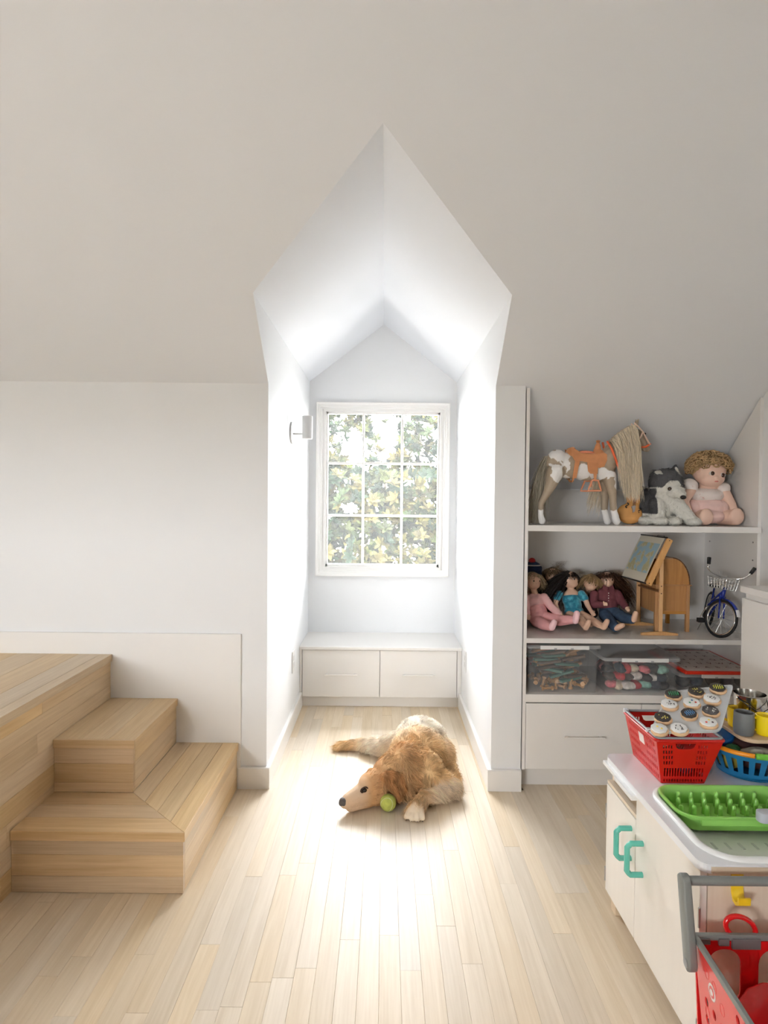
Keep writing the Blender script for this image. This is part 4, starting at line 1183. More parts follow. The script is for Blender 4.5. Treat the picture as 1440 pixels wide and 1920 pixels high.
    sd = blob('saddle', [('e', H(470, 480), rs(52, 112, 62)), ('c', H(470, 450, -60), H(470, 450, 60), 34*s, 34*s), ('e', H(610, 520), rs(170, 118, 50)), ('e', H(775, 500), rs(62, 105, 70)), ('c', H(765, 470), H(772, 400), 48*s, 32*s),
                         ('c', H(772, 400), H(772, 352), 20*s, 16*s), ('e', H(774, 345), rs(26, 22, 14))], LEA, h, voxel=.0025, smooth=4)
    MB().ball(H(625, 478), rs(105, 80, 26), 16).build('seat_pad', COR, sd, smooth=True)
    def plate(poly, d0, d1, name, mat, par):
        for sg in (-1, 1):
            a, b = sorted((sg*d0*s, sg*d1*s))
            MB().prism([((x-560)*s, (1285-y)*s) for x, y in poly], a, b, 'y', .0006).build(name, mat, par)
    plate([(436, 430), (500, 455), (570, 500), (720, 500), (800, 480), (832, 500), (834, 565), (805, 635), (745, 650), (700, 625), (620, 592), (560, 578), (480, 576), (446, 520)], 112, 120, 'skirt', LEA, sd)
    plate([(612, 585), (735, 600), (730, 718), (650, 715), (625, 690)], 120, 127, 'fender', LEA, sd)
    plate([(684, 712), (722, 712), (716, 790), (690, 790)], 122, 128, 'stirrup_leather', LEA, sd)
    plate([(482, 570), (536, 570), (498, 768), (455, 768)], 113, 119, 'rear_strap', LEA, sd)
    for sg in (-1, 1):
        q = [H(672, 788, sg*125), H(736, 788, sg*125), H(772, 902, sg*125), H(628, 902, sg*125)]
        pts = []
        for i in range(4):
            for tt in (0, .33, .66): pts.append(q[i].lerp(q[(i+1) % 4], tt))
        MB().tube(pts, 11*s, 8, closed=True).build('stirrup', M('stirrup_tan', (226, 150, 112), .45), sd, smooth=True)
        MB().tube([H(850, 352, sg*70), H(885, 440, sg*112), H(935, 570, sg*118), H(990, 705, sg*95)], 13*s, 8).build('breast_strap', STR, h, smooth=True)
        MB().tube([H(1158, 140, sg*40), H(1200, 190, sg*60), H(1245, 240, sg*62), H(1300, 330, sg*50), H(1338, 385, sg*40)], 9*s, 6).build('bridle_strap', CRM, h, smooth=True)
        MB().tube([H(1246, 245, sg*62), H(1215, 310, sg*64), H(1190, 362, sg*45), H(1240, 408, sg*38)], 8*s, 6).build('bridle_strap', CRM, h, smooth=True)
        MB().tube([H(1235, 412, sg*38), H(1290, 408, sg*42), H(1345, 372, sg*36)], 12*s, 6).build('noseband', STR, h, smooth=True)
    MB().tube([H(470, 760, -100), H(480, 795, -50), H(485, 800, 0), H(480, 795, 50), H(470, 760, 100)], 12*s, 6).build('girth', LEA, sd, smooth=True)
horse()

def violin():
    y0 = .155; s = (2.646+y0)/1135.4/6.0
    base = at(990+1160/6, 770+1285/6, y0); base.z = ZT
    v = empty('toy_violin', base, rot=(math.radians(-12), 0, 0), label='orange plush violin with black scroll holes between the toy horse and the husky', cat='toy violin')
    def V2(cx, cy, d=0): return Vector(((cx-1160)*s, d*s, (1285-cy)*s))
    VM = M('violin_orange', (226, 166, 96), .6, var=.08, vscale=14)
    r = 60
    blob('violin_body', [('e', V2(1150, 1160), (145*s, r*s, 118*s)), ('e', V2(1215, 990), (88*s, r*.9*s, 100*s)), ('e', V2(1185, 1075), (80*s, r*.9*s, 70*s))], VM, v, voxel=.003, smooth=5)
    DK = M('violin_black', (30, 26, 24), .5); LG = M('violin_grey', (170, 162, 156), .5)
    for cx, cy, sg in ((1104, 1075, 1), (1245, 1128, 1)):
        pts = []
        for i in range(13):
            t = i/12
            a = t*2*PI
            x = math.sin(a*.98)*-16*sg+ (t-.5)*8; y = (t-.5)*54
            pts.append(V2(cx-x, cy+y, -r-2 if cx < 1200 else -r*.72))
        MB().tube(pts, [6*s*(1 if 0 < i < 12 else 1.5) for i in range(13)], 6).build('scroll_hole', DK, v, smooth=True)
    for o_ in (-12, 0, 12):
        MB().tube([V2(1238+o_, 905, -r*.9), V2(1195+o_, 1010, -r-2), V2(1178+o_, 1090, -r-3)], 3*s, 5).build('string', M('string_dark', (110, 90, 84), .5), v)
    MB().prism([(x*s, z*s) for x, z in ((2, 125), (26, 140), (40, 205), (22, 210), (-8, 196), (0, 170))], -(r+6)*s, -(r-6)*s, 'y', .0004).build('tailpiece', LG, v)
    MB().tube([V2(1228, 930, -r*.3), V2(1222, 840, -r*.2), V2(1215, 780, 0), V2(1215, 740, 10)], [28*s, 22*s, 18*s, 24*s], 10).build('neck', DK, v, smooth=True)
    MB().ball(V2(1232, 840, -15), (36*s, 20*s, 22*s), 10).build('peg_head', M('violin_peg', (214, 180, 150), .6), v, smooth=True)
violin()

def husky():
    y0 = .17; s = (2.646+y0)/1135.4/3.0
    base = at(960+880/3, 720+795/3, .12); base.y = .17; base.z = ZT
    h = empty('plush_husky', base, label='grey and white plush husky sitting on the top shelf beside the doll', cat='plush toy')
    def Q(cx, cy, d=0): return Vector(((cx-880)*s, d*s, max((795-cy)*s, 0)))
    def R(*r): return tuple(q*s for q in r)
    pr = [('e', Q(850, 690, 20), R(92, 85, 105)), ('e', Q(870, 640, 0), R(85, 75, 70)), ('e', Q(780, 665, 45), R(66, 70, 85)), ('e', Q(810, 750, 40), R(80, 80, 45)),
          ('e', Q(882, 560, -15), R(92, 80, 82)), ('e', Q(905, 608, -75), R(50, 48, 36)), ('e', Q(918, 625, -110), R(30, 26, 24)), ('e', Q(830, 600, -30), R(48, 48, 40)), ('e', Q(950, 590, -25), R(30, 40, 36)),
          ('c', Q(828, 520, -5), Q(826, 492, 0), 28*s, 10*s), ('c', Q(930, 505, -5), Q(942, 462, 0), 30*s, 9*s),
          ('c', Q(822, 680, -40), Q(820, 755, -60), 46*s, 40*s), ('e', Q(822, 770, -80), R(44, 52, 25)), ('c', Q(930, 680, -40), Q(1000, 765, -70), 44*s, 34*s), ('e', Q(1005, 772, -85), R(42, 46, 23)),
          ('e', Q(905, 770, -60), R(38, 60, 26)), ('e', Q(765, 770, -30), R(38, 55, 26))]
    dk, md, wh = L3((98, 98, 100)), L3((150, 150, 148)), L3((226, 224, 216))
    def colf(co):
        cx = co[:, 0]/s+880; cy = 795-co[:, 2]/s; d = co[:, 1]/s
        c = np.repeat(wh[None], len(co), 0)
        top = (cy < 592-((cx-880)/95)**2*-10) & (cy > 440) & ~((np.abs(cx-892) < 16+ (cy-540)*.9) & (d < -55) & (cy > 548))
        top &= ~((cy > 585) )
        c[top] = dk
        ear = (cy < 512) & (d < -14) & ((np.abs(cx-828) < 12) | (np.abs(cx-940) < 10)); c[ear] = wh
        bk = (cx < 808) & (cy > 590) & (cy < 730) ; c[bk] = dk*.75
        bk2 = (d > 60); c[bk2] = dk
        return c
    b = blob('body', pr, FURM, h, voxel=.004, smooth=3, colfn=colf)
    fur('coat', b, 9000, .013, lambda p: np.stack([p[:, 0]*2, -np.ones(len(p))*.02, -np.ones(len(p))*.3], 1), FURM, h, colf, lift=.8, width=.0016, k=3, jitter=.4)
    for cx, cy, d in ((866, 600, -100), (936, 592, -86)):
        MB().ball(Q(cx-2, cy-6, d), 11*s, 10).build('eye', M('husky_eye', (60, 40, 24), .15, coat=.5), h, smooth=True)
    MB().ball(Q(921, 640, -137), R(17, 12, 12), 12).build('nose', BLACK, h, smooth=True)
husky()

SKIN = M('doll_vinyl', (222, 182, 156), .45, subsurf=.1)
SKIN2 = M('doll_vinyl_pale', (232, 196, 176), .5)
def baby():
    y0 = .18; s = (2.646+y0)/1135.4/3.0
    base = at(960+1145/3, 720+795/3, .12); base.y = y0; base.z = ZT
    b = empty('baby_doll', base, label='curly haired baby doll in pale pink dress at the right top shelf end', cat='doll')
    def Q(cx, cy, d=0): return Vector(((cx-1145)*s, d*s, max((795-cy)*s, 0)))
    def R(*r): return tuple(q*s for q in r)
    pr = [('e', Q(1140, 490, 0), R(88, 80, 82)), ('e', Q(1142, 530, -25), R(70, 60, 52)), ('e', Q(1140, 528, -82), R(11, 9, 9)), ('c', Q(1140, 570, 10), Q(1140, 620, 20), 45*s, 60*s), ('e', Q(1140, 690, 20), R(85, 70, 95)),
          ('c', Q(1040, 590, 0), Q(992, 660, -20), 34*s, 28*s), ('c', Q(992, 660, -20), Q(1005, 715, -50), 28*s, 20*s), ('c', Q(1215, 595, 0), Q(1255, 680, -20), 36*s, 30*s), ('c', Q(1255, 680, -20), Q(1268, 720, -45), 28*s, 20*s),
          ('c', Q(1090, 745, -10), Q(1075, 752, -95), 46*s, 40*s), ('e', Q(1072, 745, -110), R(38, 26, 46)), ('c', Q(1210, 745, -10), Q(1235, 752, -85), 48*s, 40*s), ('e', Q(1240, 742, -105), R(40, 26, 48))]
    for cx in (1012, 1270): pr.append(('c', Q(cx, 720, -50), Q(cx+4, 742, -62), 18*s, 11*s))
    blob('body', pr, SKIN2, b, voxel=.0035, smooth=5)
    PK = M('doll_dress_pink', (236, 202, 194), .85, var=.05, vscale=30); WT = M('doll_dress_white', (236, 226, 220), .85, rgb2=(224, 190, 184), vscale=60, thr=(.62, .68))
    blob('dress', [('e', Q(1140, 700, 10), R(98, 84, 70)), ('e', Q(1125, 745, -40), R(88, 60, 40)), ('e', Q(1060, 700, 10), R(40, 60, 50)), ('e', Q(1205, 700, 0), R(45, 60, 50))], PK, b, voxel=.0035, smooth=4)
    blob('bodice', [('e', Q(1135, 628, 10), R(92, 76, 46)), ('e', Q(1035, 575, 0), R(46, 40, 42), (0, .5, 0)), ('e', Q(1220, 590, 0), R(42, 40, 36), (0, -.5, 0))], WT, b, voxel=.0035, smooth=3)
    for cx, cy in ((1120, 507), (1178, 517)):
        q = Q(cx, cy, -76+abs(cx-1145)*.15)
        e = MB().ball(q, R(17, 9, 14), 12).build('eye', M('eye_white', (225, 215, 205), .3), b, smooth=True)
        MB().ball(q+Vector((0, -6*s, 0)), R(11, 6, 12), 10).build('iris', M('eye_brown', (70, 40, 26), .2, coat=.5), e, smooth=True)
    MB().ball(Q(1142, 550, -76), R(13, 6, 5), 10).build('mouth', M('doll_lips', (205, 120, 110), .5), b, smooth=True)
    # loops of wool hair
    hm = M('wool_hair', (178, 146, 104), .9, var=.15, vscale=40); mb = MB(); rr_ = random.Random(3)
    for i in range(330):
        th = math.acos(rr_.uniform(-.3, 1)); a = rr_.uniform(0, 2*PI)
        d = Vector((math.sin(th)*math.cos(a), math.sin(th)*math.sin(a), math.cos(th)))
        c_ = Q(1142, 470, 5)+Vector((d.x*118*s, d.y*88*s, d.z*86*s))
        if d.y < -.15 and c_.z < (795-468)*s and abs(d.x) < .93: continue
        R1 = rr_.uniform(12, 19)*s; u = d.cross(Vector((rr_.uniform(-1, 1), rr_.uniform(-1, 1), rr_.uniform(-1, 1)))).normalized(); w = u.cross(d).normalized()*.8+d*.6
        mb.tube([c_+u*R1*math.cos(t)+w*R1*math.sin(t) for t in np.linspace(0, 2*PI, 9)[:-1]], 3.6*s, 5, closed=True)
    o = mb.build('curls', hm, b, smooth=True); o['kind'] = 'stuff'
    blob('hair_cap', [('e', Q(1142, 468, 12), R(104, 82, 78))], hm, b, voxel=.004, smooth=1)
baby()
# ------------------------------------------------------------------ middle shelf: dolls, desk, easel, bicycle
ZM = .6732
k5 = crop(970, 1020, 6.0)
def vz(p, z=None):
    p = Vector(p)
    if z is not None: p.z = z
    return p
EYEW = M('eye_white', (225, 215, 205), .3); EYEB = M('eye_brown', (70, 40, 26), .2, coat=.5); LIPS = M('doll_lips', (205, 120, 110), .5)
def head_parts(d, hc, r, f, up):
    """face on a doll head: eyes with iris, lips"""
    f = Vector(f).normalized(); up = Vector(up); up = (up-f*up.dot(f)).normalized(); sd = up.cross(f)
    for sg in (-1, 1):
        dv = (f*.88+sd*.40*sg+up*.05).normalized()
        fr_ = frame(hc+dv*r*.955, sd, up)
        e = MB().ball((0, 0, 0), (r*.17, r*.13, r*.07), 10).xform(fr_).build('eye', EYEW, d, smooth=True)
        MB().ball((0, 0, 0), (r*.10, r*.12, r*.05), 10).xform(frame(hc+dv*r*1.005, sd, up)).build('iris', EYEB, e, smooth=True)
        MB().tube([hc+(f*.85+sd*.25*sg+up*.30).normalized()*r*.99, hc+(f*.80+sd*.42*sg+up*.35).normalized()*r*.99, hc+(f*.72+sd*.58*sg+up*.27).normalized()*r*.985], r*.012, 5).build('eyebrow', EYEB, d)
    MB().ball((0, 0, 0), (r*.20, r*.06, r*.06), 10).xform(frame(hc+(f-up*.52).normalized()*r*.97, sd, up)).build('mouth', LIPS, d, smooth=True)
def doll_hair(d, hc, r, f, up, col, length, n=900, fringe=.35, spread=.35, seed=1, width=.0022, fall=None, floor_z=None, bulk=1.0):
    rg = np.random.default_rng(seed); f = Vector(f).normalized(); up = Vector(up); up = (up-f*up.dot(f)).normalized(); sd = up.cross(f)
    F_, U_, S_ = (np.array(q) for q in (f, up, sd)); hc_ = np.array(hc)
    v = rg.normal(size=(n*4, 3)); v /= np.linalg.norm(v, axis=1, keepdims=True)
    a, u = v @ F_, v @ U_
    ok = (u > .55-.0*a) | ((a < .25) & (u > -.45))
    v = v[ok][:n]; n = len(v); a, u, sdv = v @ F_, v @ U_, v @ S_
    k = 6; P = np.zeros((n, k, 3)); g = np.array([0, 0, -1.0]) if fall is None else np.array(fall)
    ln = length*(.75+.4*rg.random(n)); front = (a > .35) & (u > .5)
    ln = np.where(front, r*fringe*2.2, ln)
    out = v-U_*.3; fl = np.where(front[:, None], F_*.35-U_*1.0, g-F_*.12*(a < .3)[:, None]+S_*(np.sign(sdv)*spread*.35)[:, None])
    p = hc_+v*r*1.0; d0 = v*.55+fl*.5*(1) + np.cross(v, rg.normal(size=(n, 3)))*.15
    for i in range(k):
        P[:, i] = p
        t = (i+1)/k; dd = d0*(1-t)+fl*t+rg.normal(size=(n, 3))*.06; dd /= np.linalg.norm(dd, axis=1, keepdims=True)
        p = p+dd*(ln/(k-1))[:, None]
        q = p-hc_; dist = np.linalg.norm(q, axis=1, keepdims=True); p = np.where(dist < r*1.06, hc_+q/np.maximum(dist, 1e-6)*r*1.06, p)
        p[:, 1] = np.minimum(p[:, 1], .465)
        if floor_z is not None: p[:, 2] = np.maximum(p[:, 2], floor_z)
    c = L3(col)*(.6+.75*rg.random((n, 1)))
    strands('hair', P, width, np.clip(c, 0, 1), HAIR, d, taper=.4)
    cap = MB().ball((0, 0, 0), (r*1.05, r*1.0, r*1.05), 18).xform(frame(hc-f*r*.13+up*r*.10, sd, up) @ Matrix.Rotation(0, 4, 'X'))
    cap.build('hair_cap', M('hair_%s' % '_'.join(map(str, col)), tuple(int(q*.85) for q in col), .7), d, smooth=True)

def arm(sh, el, ha, r=.0145): return [('c', sh, el, r, r*.82), ('c', el, ha, r*.82, r*.62)]
def hand(ha, dirv, r=.0105):
    dv = Vector(dirv).normalized(); side = dv.cross(Vector((0, -1, .3))).normalized(); out = [('e', ha+dv*.006, (r*.95, r*.75, r*.95))]
    for i, o_ in enumerate((-.9, -.3, .3, .9)):
        b_ = ha+dv*.010+side*(o_*r*.8); out.append(('c', b_, b_+dv*(.011 if i in (1, 2) else .008)+Vector((0, -.003, -.002)), .0029, .0023))
    b_ = ha+side*(-r*.9); out.append(('c', b_, b_+dv*.007+side*-.005, .0031, .0025))
    return out
def leg(hip, knee, foot, r=.023): return [('c', hip, knee, r, r*.86), ('c', knee, foot, r*.86, r*.60)]
def foot(ft, toe, r=.014): return [('c', ft, ft+Vector(toe).normalized()*.032, r, r*.85)]

def base_of(pts):
    c = sum((Vector(p) for p in pts), Vector())/len(pts); return Vector((c.x, c.y, ZM))

# doll in teal velvet leotard
def doll_teal():
    hc = k5(590, 400, .27); r = .0385
    d = wthing('doll', base_of([k5(600, 900, .24)]), 'doll with black fringe and shiny teal leotard sitting on the middle shelf', 'doll', 'dolls on the middle shelf')
    f = (.62, -.75, .12); up = (0, .1, 1)
    ch = k5(610, 610, .26); pv = k5(640, 770, .24); pv.z = max(pv.z, ZM+.045)
    shl, shr = k5(450, 570, .25), k5(745, 570, .25)
    ell_, hal = k5(430, 680, .235), k5(470, 775, .20)
    elr, har = k5(790, 690, .225), k5(835, 765, .19)
    hl, hr = k5(590, 805, .215), k5(720, 800, .215)
    kl, kr = k5(720, 860, .15), k5(850, 870, .15)
    fl_, fr2 = k5(770, 940, .085), k5(975, 935, .085)
    for p in (hl, hr): p.z = max(p.z, ZM+.026)
    for p in (kl, kr): p.z = max(p.z, ZM+.022)
    for p in (fl_, fr2): p.z = max(p.z, ZM+.016)
    pr = [('e', hc, (r, r, r*1.06)), ('e', hc+Vector(f)*r*.35-Vector((0, 0, r*.45)), (r*.72, r*.72, r*.6)), ('e', hc+Vector(f).normalized()*r*1.02-Vector((0, 0, r*.15)), (.0045, .0045, .0045)), ('c', hc-Vector((0, 0, r*.8)), ch+Vector((0, 0, .03)), .014, .017), ('e', ch, (.042, .028, .048)), ('e', pv, (.043, .033, .042))]
    pr += arm(shl, ell_, hal)+arm(shr, elr, har)+hand(hal, (.6, -.5, -.5))+hand(har, (.5, -.5, -.6))+leg(hl, kl, fl_)+leg(hr, kr, fr2)+foot(fl_, (.3, -.35, .9))+foot(fr2, (.35, -.35, 1))
    blob('body', pr, SKIN, d, voxel=.003, smooth=5)
    LEO = M('teal_velvet', (14, 120, 146), .55, rgb2=(70, 178, 200), vscale=55, thr=(.45, .72), sheen=.6)
    mid = ch.lerp(pv, .5)
    blob('leotard', [('e', ch-Vector((0, 0, .006)), (.046, .034, .040)), ('e', mid, (.042, .036, .042)), ('e', pv, (.048, .040, .038)), ('c', shl+Vector((.01, 0, .003)), shl.lerp(ell_, .35), .019, .018), ('c', shr+Vector((-.01, 0, .003)), shr.lerp(elr, .35), .019, .018)], LEO, d, voxel=.003, smooth=4)
    head_parts(d, hc, r, f, up)
    doll_hair(d, hc, r, f, up, (38, 30, 26), .16, 1300, fringe=.36, spread=.25, seed=4, fall=(-.3, .25, -1), floor_z=ZM+.01)
doll_teal()

def doll_shirt():
    hc = k5(1000, 400, .30); r = .037
    d = wthing('doll', base_of([k5(1020, 880, .26)]), 'doll with long brown hair, burgundy shirt and jeans on the middle shelf', 'doll', 'dolls on the middle shelf')
    f = (.05, -1, .02); up = (0, .05, 1)
    ch = k5(1000, 590, .275); pv = k5(1040, 740, .26); pv.z = max(pv.z, ZM+.048)
    shl, shr = k5(865, 570, .265), k5(1120, 560, .265)
    el1, h1 = k5(850, 680, .245), k5(965, 680, .215)
    el2, h2 = k5(1175, 650, .25), k5(1225, 715, .215)
    hl, hr = k5(985, 800, .23), k5(1110, 780, .23)
    kl, kr = k5(1050, 880, .17), k5(1200, 830, .17)
    f1, f2 = k5(1110, 945, .10), k5(1310, 850, .10)
    for p, m in ((hl, .03), (hr, .03), (kl, .026), (kr, .03), (f1, .018), (f2, .03)): p.z = max(p.z, ZM+m)
    pr = [('e', hc, (r, r, r*1.06)), ('e', hc+Vector(f)*r*.35-Vector((0, 0, r*.45)), (r*.72, r*.72, r*.6)), ('e', hc+Vector(f)*r*1.02-Vector((0, 0, r*.15)), (.0045, .0045, .0045)), ('c', hc-Vector((0, 0, r*.8)), ch+Vector((0, 0, .03)), .014, .017), ('e', ch, (.04, .028, .046)), ('e', pv, (.04, .03, .04))]
    pr += arm(shl, el1, h1)+arm(shr, el2, h2)+hand(h1, (.8, -.5, .3))+hand(h2, (.4, -.4, -.6))+leg(hl, kl, f1, .02)+leg(hr, kr, f2, .02)+foot(f1, (.5, -.35, .35))+foot(f2, (.15, -.3, 1))
    blob('body', pr, SKIN, d, voxel=.003, smooth=5)
    SH = M('burgundy_shirt', (118, 62, 70), .85, var=.12, vscale=50); JE = M('denim', (62, 82, 108), .9, var=.15, vscale=60)
    blob('shirt', [('e', ch, (.050, .037, .050)), ('e', ch.lerp(pv, .55), (.046, .038, .045)), ('c', shl, el1, .022, .019), ('c', el1, el1.lerp(h1, .8), .019, .016), ('c', shr, el2, .022, .019), ('c', el2, el2.lerp(h2, .75), .019, .016)], SH, d, voxel=.003, smooth=3)
    blob('jeans', [('e', pv-Vector((0, 0, .008)), (.050, .042, .034)), ('c', hl, kl, .029, .026), ('c', kl, kl.lerp(f1, .85), .026, .022), ('c', hr, kr, .029, .026), ('c', kr, kr.lerp(f2, .78), .026, .022)], JE, d, voxel=.003, smooth=3)
    col = MB()
    for sg in (-1, 1):
        c0 = ch+Vector((0, -.024, .047)); col.add([c0, c0+Vector((sg*.024, .006, .012)), c0+Vector((sg*.028, -.008, -.008)), c0+Vector((sg*.008, -.012, -.018))], [(0, 1, 2, 3)])
    col.build('collar', SH, d)
    for z in (.022, .010, -.002, -.014): MB().ball(ch+Vector((-.003, -.0385, z)), .0026, 8).build('button', M('shirt_button', (235, 225, 220), .3), d, smooth=True)
    head_parts(d, hc, r, f, up)
    doll_hair(d, hc, r, f, up, (74, 48, 34), .17, 1300, fringe=.28, spread=.5, seed=5, fall=(.32, .15, -1), floor_z=ZM+.05)
doll_shirt()

def doll_pink():
    hc = k5(175, 410, .26); r = .0385
    d = wthing('doll', base_of([k5(210, 900, .22)]), 'pale blond doll in light pink sleep suit at the left middle shelf end', 'doll', 'dolls on the middle shelf')
    f = (.30, -.95, .0); up = (0, .1, 1)
    ch = k5(200, 640, .25); pv = k5(235, 810, .235); pv.z = max(pv.z, ZM+.05)
    shl, shr = k5(110, 610, .25), k5(300, 600, .24)
    el1, h1 = k5(100, 720, .235), k5(115, 800, .20)
    el2, h2 = k5(375, 700, .22), k5(475, 795, .18)
    for p in (shl, el1, h1, hc): p.x = max(p.x, .655 if p is not hc else p.x)
    hl, hr = k5(215, 860, .22), k5(290, 830, .22)
    kl, kr = k5(290, 900, .15), k5(480, 860, .16)
    f1, f2 = k5(385, 935, .075), k5(650, 850, .10)
    for p, m in ((hl, .03), (hr, .03), (kl, .026), (kr, .026), (f1, .020), (f2, .024)): p.z = max(p.z, ZM+m)
    blob('body', [('e', hc, (r, r, r*1.06)), ('e', hc+Vector(f)*r*.35-Vector((0, 0, r*.45)), (r*.72, r*.72, r*.6)), ('e', hc+Vector(f)*r*1.02-Vector((0, 0, r*.15)), (.0045, .0045, .0045)), ('c', hc-Vector((0, 0, r*.8)), ch+Vector((0, 0, .03)), .014, .017), ('e', ch, (.036, .026, .04)), ('c', ch, pv, .03, .03)]+arm(shl, el1, h1)+arm(shr, el2, h2)+hand(h1, (.1, -.5, -.8))+hand(h2, (.7, -.4, -.5)), SKIN, d, voxel=.003, smooth=5)
    PKM = M('pink_sleepsuit', (236, 172, 172), .9, var=.06, vscale=40); PKF = M('pink_sole', (246, 204, 208), .9); PKT = M('pink_top', (240, 190, 188), .9, var=.06, vscale=40)
    blob('top', [('e', ch-Vector((0, 0, .004)), (.045, .036, .044)), ('c', shl, el1, .019, .017), ('c', el1, el1.lerp(h1, .8), .017, .015), ('c', shr, el2, .021, .019), ('c', el2, el2.lerp(h2, .82), .019, .018)], PKT, d, voxel=.003, smooth=4)
    blob('trousers', [('e', ch.lerp(pv, .65), (.047, .040, .045)), ('e', pv, (.052, .045, .040)), ('c', hl, kl, .031, .027), ('c', kl, f1, .027, .018), ('c', hr, kr, .031, .026), ('c', kr, f2, .026, .018)], PKM, d, voxel=.003, smooth=4)
    blob('foot', [('c', f1+Vector((0, -.004, 0)), f1+Vector((.008, -.012, .024)), .016, .014)], PKF, d, voxel=.003, smooth=2)
    blob('foot', [('c', f2+Vector((0, -.004, -.004)), f2+Vector((.004, -.012, .030)), .016, .014)], PKF, d, voxel=.003, smooth=2)
    head_parts(d, hc, r, f, up)
    doll_hair(d, hc, r, f, up, (176, 158, 128), .10, 800, fringe=.12, spread=.25, seed=6, fall=(.1, .2, -1))
doll_pink()

def doll_blond():
    hc = k5(830, 430, .285); r = .036
    d = wthing('doll', base_of([k5(800, 860, .36)]), 'doll with messy short blond hair leaning its head behind the burgundy shirt doll', 'doll', 'dolls on the middle shelf')
    f = (-.12, -.97, -.22); up = (.35, .1, 1)
    ch = k5(790, 640, .345); pv = k5(780, 800, .36); pv.z = ZM+.048
    blob('body', [('e', hc, (r, r, r*1.06)), ('e', hc+Vector(f)*r*.35-Vector((.005, 0, r*.45)), (r*.72, r*.72, r*.6)), ('e', hc+Vector(f)*r*1.02-Vector((0, 0, r*.15)), (.0045, .0045, .0045)), ('c', hc-Vector((.01, -.01, r*.8)), ch+Vector((0, 0, .03)), .014, .017), ('e', ch, (.035, .026, .045)), ('e', pv, (.04, .032, .04))]+arm(k5(700, 620, .37), k5(690, 720, .36), k5(720, 800, .33))+leg(pv+Vector((-.02, -.02, -.015)), pv+Vector((-.03, -.09, -.02)), pv+Vector((-.03, -.15, -.028))), SKIN, d, voxel=.0035, smooth=4)
    blob('dress', [('e', ch, (.042, .034, .046)), ('e', ch.lerp(pv, .6), (.048, .040, .05)), ('e', pv, (.055, .05, .036))], M('doll_dress_dark', (70, 60, 66), .9), d, voxel=.0035, smooth=3)
    head_parts(d, hc, r, f, up)
    doll_hair(d, hc, r, f, up, (168, 138, 98), .055, 1100, fringe=.33, spread=1.0, seed=7, fall=(0, .0, -1))
doll_blond()

def doll_back():
    hc = k5(395, 350, .37); r = .036
    d = wthing('doll', base_of([k5(380, 860, .39)]), 'doll with tousled light brown hair half hidden behind the teal leotard doll', 'doll', 'dolls on the middle shelf')
    f = (-.25, -.95, -.05); up = (0, .05, 1)
    ch = k5(370, 560, .395); pv = k5(380, 760, .395); pv.z = ZM+.045
    blob('body', [('e', hc, (r, r, r*1.06)), ('c', hc-Vector((0, 0, r*.8)), ch+Vector((0, 0, .03)), .014, .017), ('e', ch, (.034, .026, .045)), ('e', pv, (.038, .03, .038)), ('c', pv+Vector((-.02, -.02, -.012)), pv+Vector((-.03, -.1, -.02)), .02, .017), ('c', pv+Vector((.02, -.02, -.012)), pv+Vector((.02, -.1, -.02)), .02, .017)], SKIN, d, voxel=.0035, smooth=4)
    blob('coat', [('e', ch, (.044, .034, .05)), ('e', ch.lerp(pv, .5), (.046, .036, .05)), ('c', k5(310, 520, .38), k5(300, 600, .35), .022, .02), ('e', pv, (.046, .038, .04))], M('doll_coat_pink', (172, 84, 92), .95, var=.2, vscale=60), d, voxel=.0035, smooth=3)
    head_parts(d, hc, r, f, up)
    doll_hair(d, hc, r, f, up, (118, 96, 72), .10, 1000, fringe=.4, spread=.8, seed=8, floor_z=ZM+.1)
    # loose wisps standing up
    rg = np.random.default_rng(9); n = 60; P = np.zeros((n, 5, 3))
    for i in range(5): P[:, i] = np.array(hc)+np.array([.02, 0, r*.95])+np.stack([rg.normal(size=n)*.012*(1+i)*.5+i*.004, rg.normal(size=n)*.004, np.full(n, .009*i)+rg.normal(size=n)*.002], 1)
    P[:, :, 1] = np.minimum(P[:, :, 1], .465)
    strands('hair_wisp', P, .001, np.repeat(L3((130, 108, 84))[None], n, 0), HAIR, d)
doll_back()

def doll_cap():
    hc = k5(150, 300, .385); hc.x = max(hc.x, .672); r = .036
    d = wthing('doll', base_of([Vector((.675, .4, ZM))]), 'doll in navy and red hat behind the pink sleep suit doll', 'doll', 'dolls on the middle shelf')
    ch = hc-Vector((0, -.01, .085)); pv = Vector((hc.x, .40, ZM+.045))
    blob('body', [('e', hc, (r, r, r*1.05)), ('c', hc, ch, .014, .018), ('e', ch, (.03, .026, .045)), ('c', ch, pv, .03, .032)], SKIN, d, voxel=.0035, smooth=4)
    blob('tunic', [('e', ch, (.038, .033, .05)), ('e', ch.lerp(pv, .6), (.038, .036, .06)), ('e', pv, (.042, .04, .044))], M('tunic_rust', (150, 70, 60), .9), d, voxel=.0035, smooth=3)
    NV = M('hat_navy', (34, 48, 82), .85)
    blob('hat', [('e', hc+Vector((.008, -.006, .012)), (.047, .044, .036)), ('c', hc+Vector((.03, -.01, .01)), hc+Vector((.042, -.01, -.03)), .02, .016)], NV, d, voxel=.0035, smooth=3)
    MB().tube([hc+Vector((.046*math.cos(t)+.004, .042*math.sin(t)-.004, .030)) for t in np.linspace(0, 2*PI, 24)[:-1]], .004, 6, closed=True).build('hat_band', M('hat_band_pale', (190, 180, 176), .9), d, smooth=True)
    MB().ball(hc+Vector((.004, -.01, .050)), (.017, .017, .016), 12).build('hat_bobble', M('hat_red', (176, 36, 40), .9), d, smooth=True)
    head_parts(d, hc, r, (0.1, -1, 0), (0, 0, 1))
doll_cap()

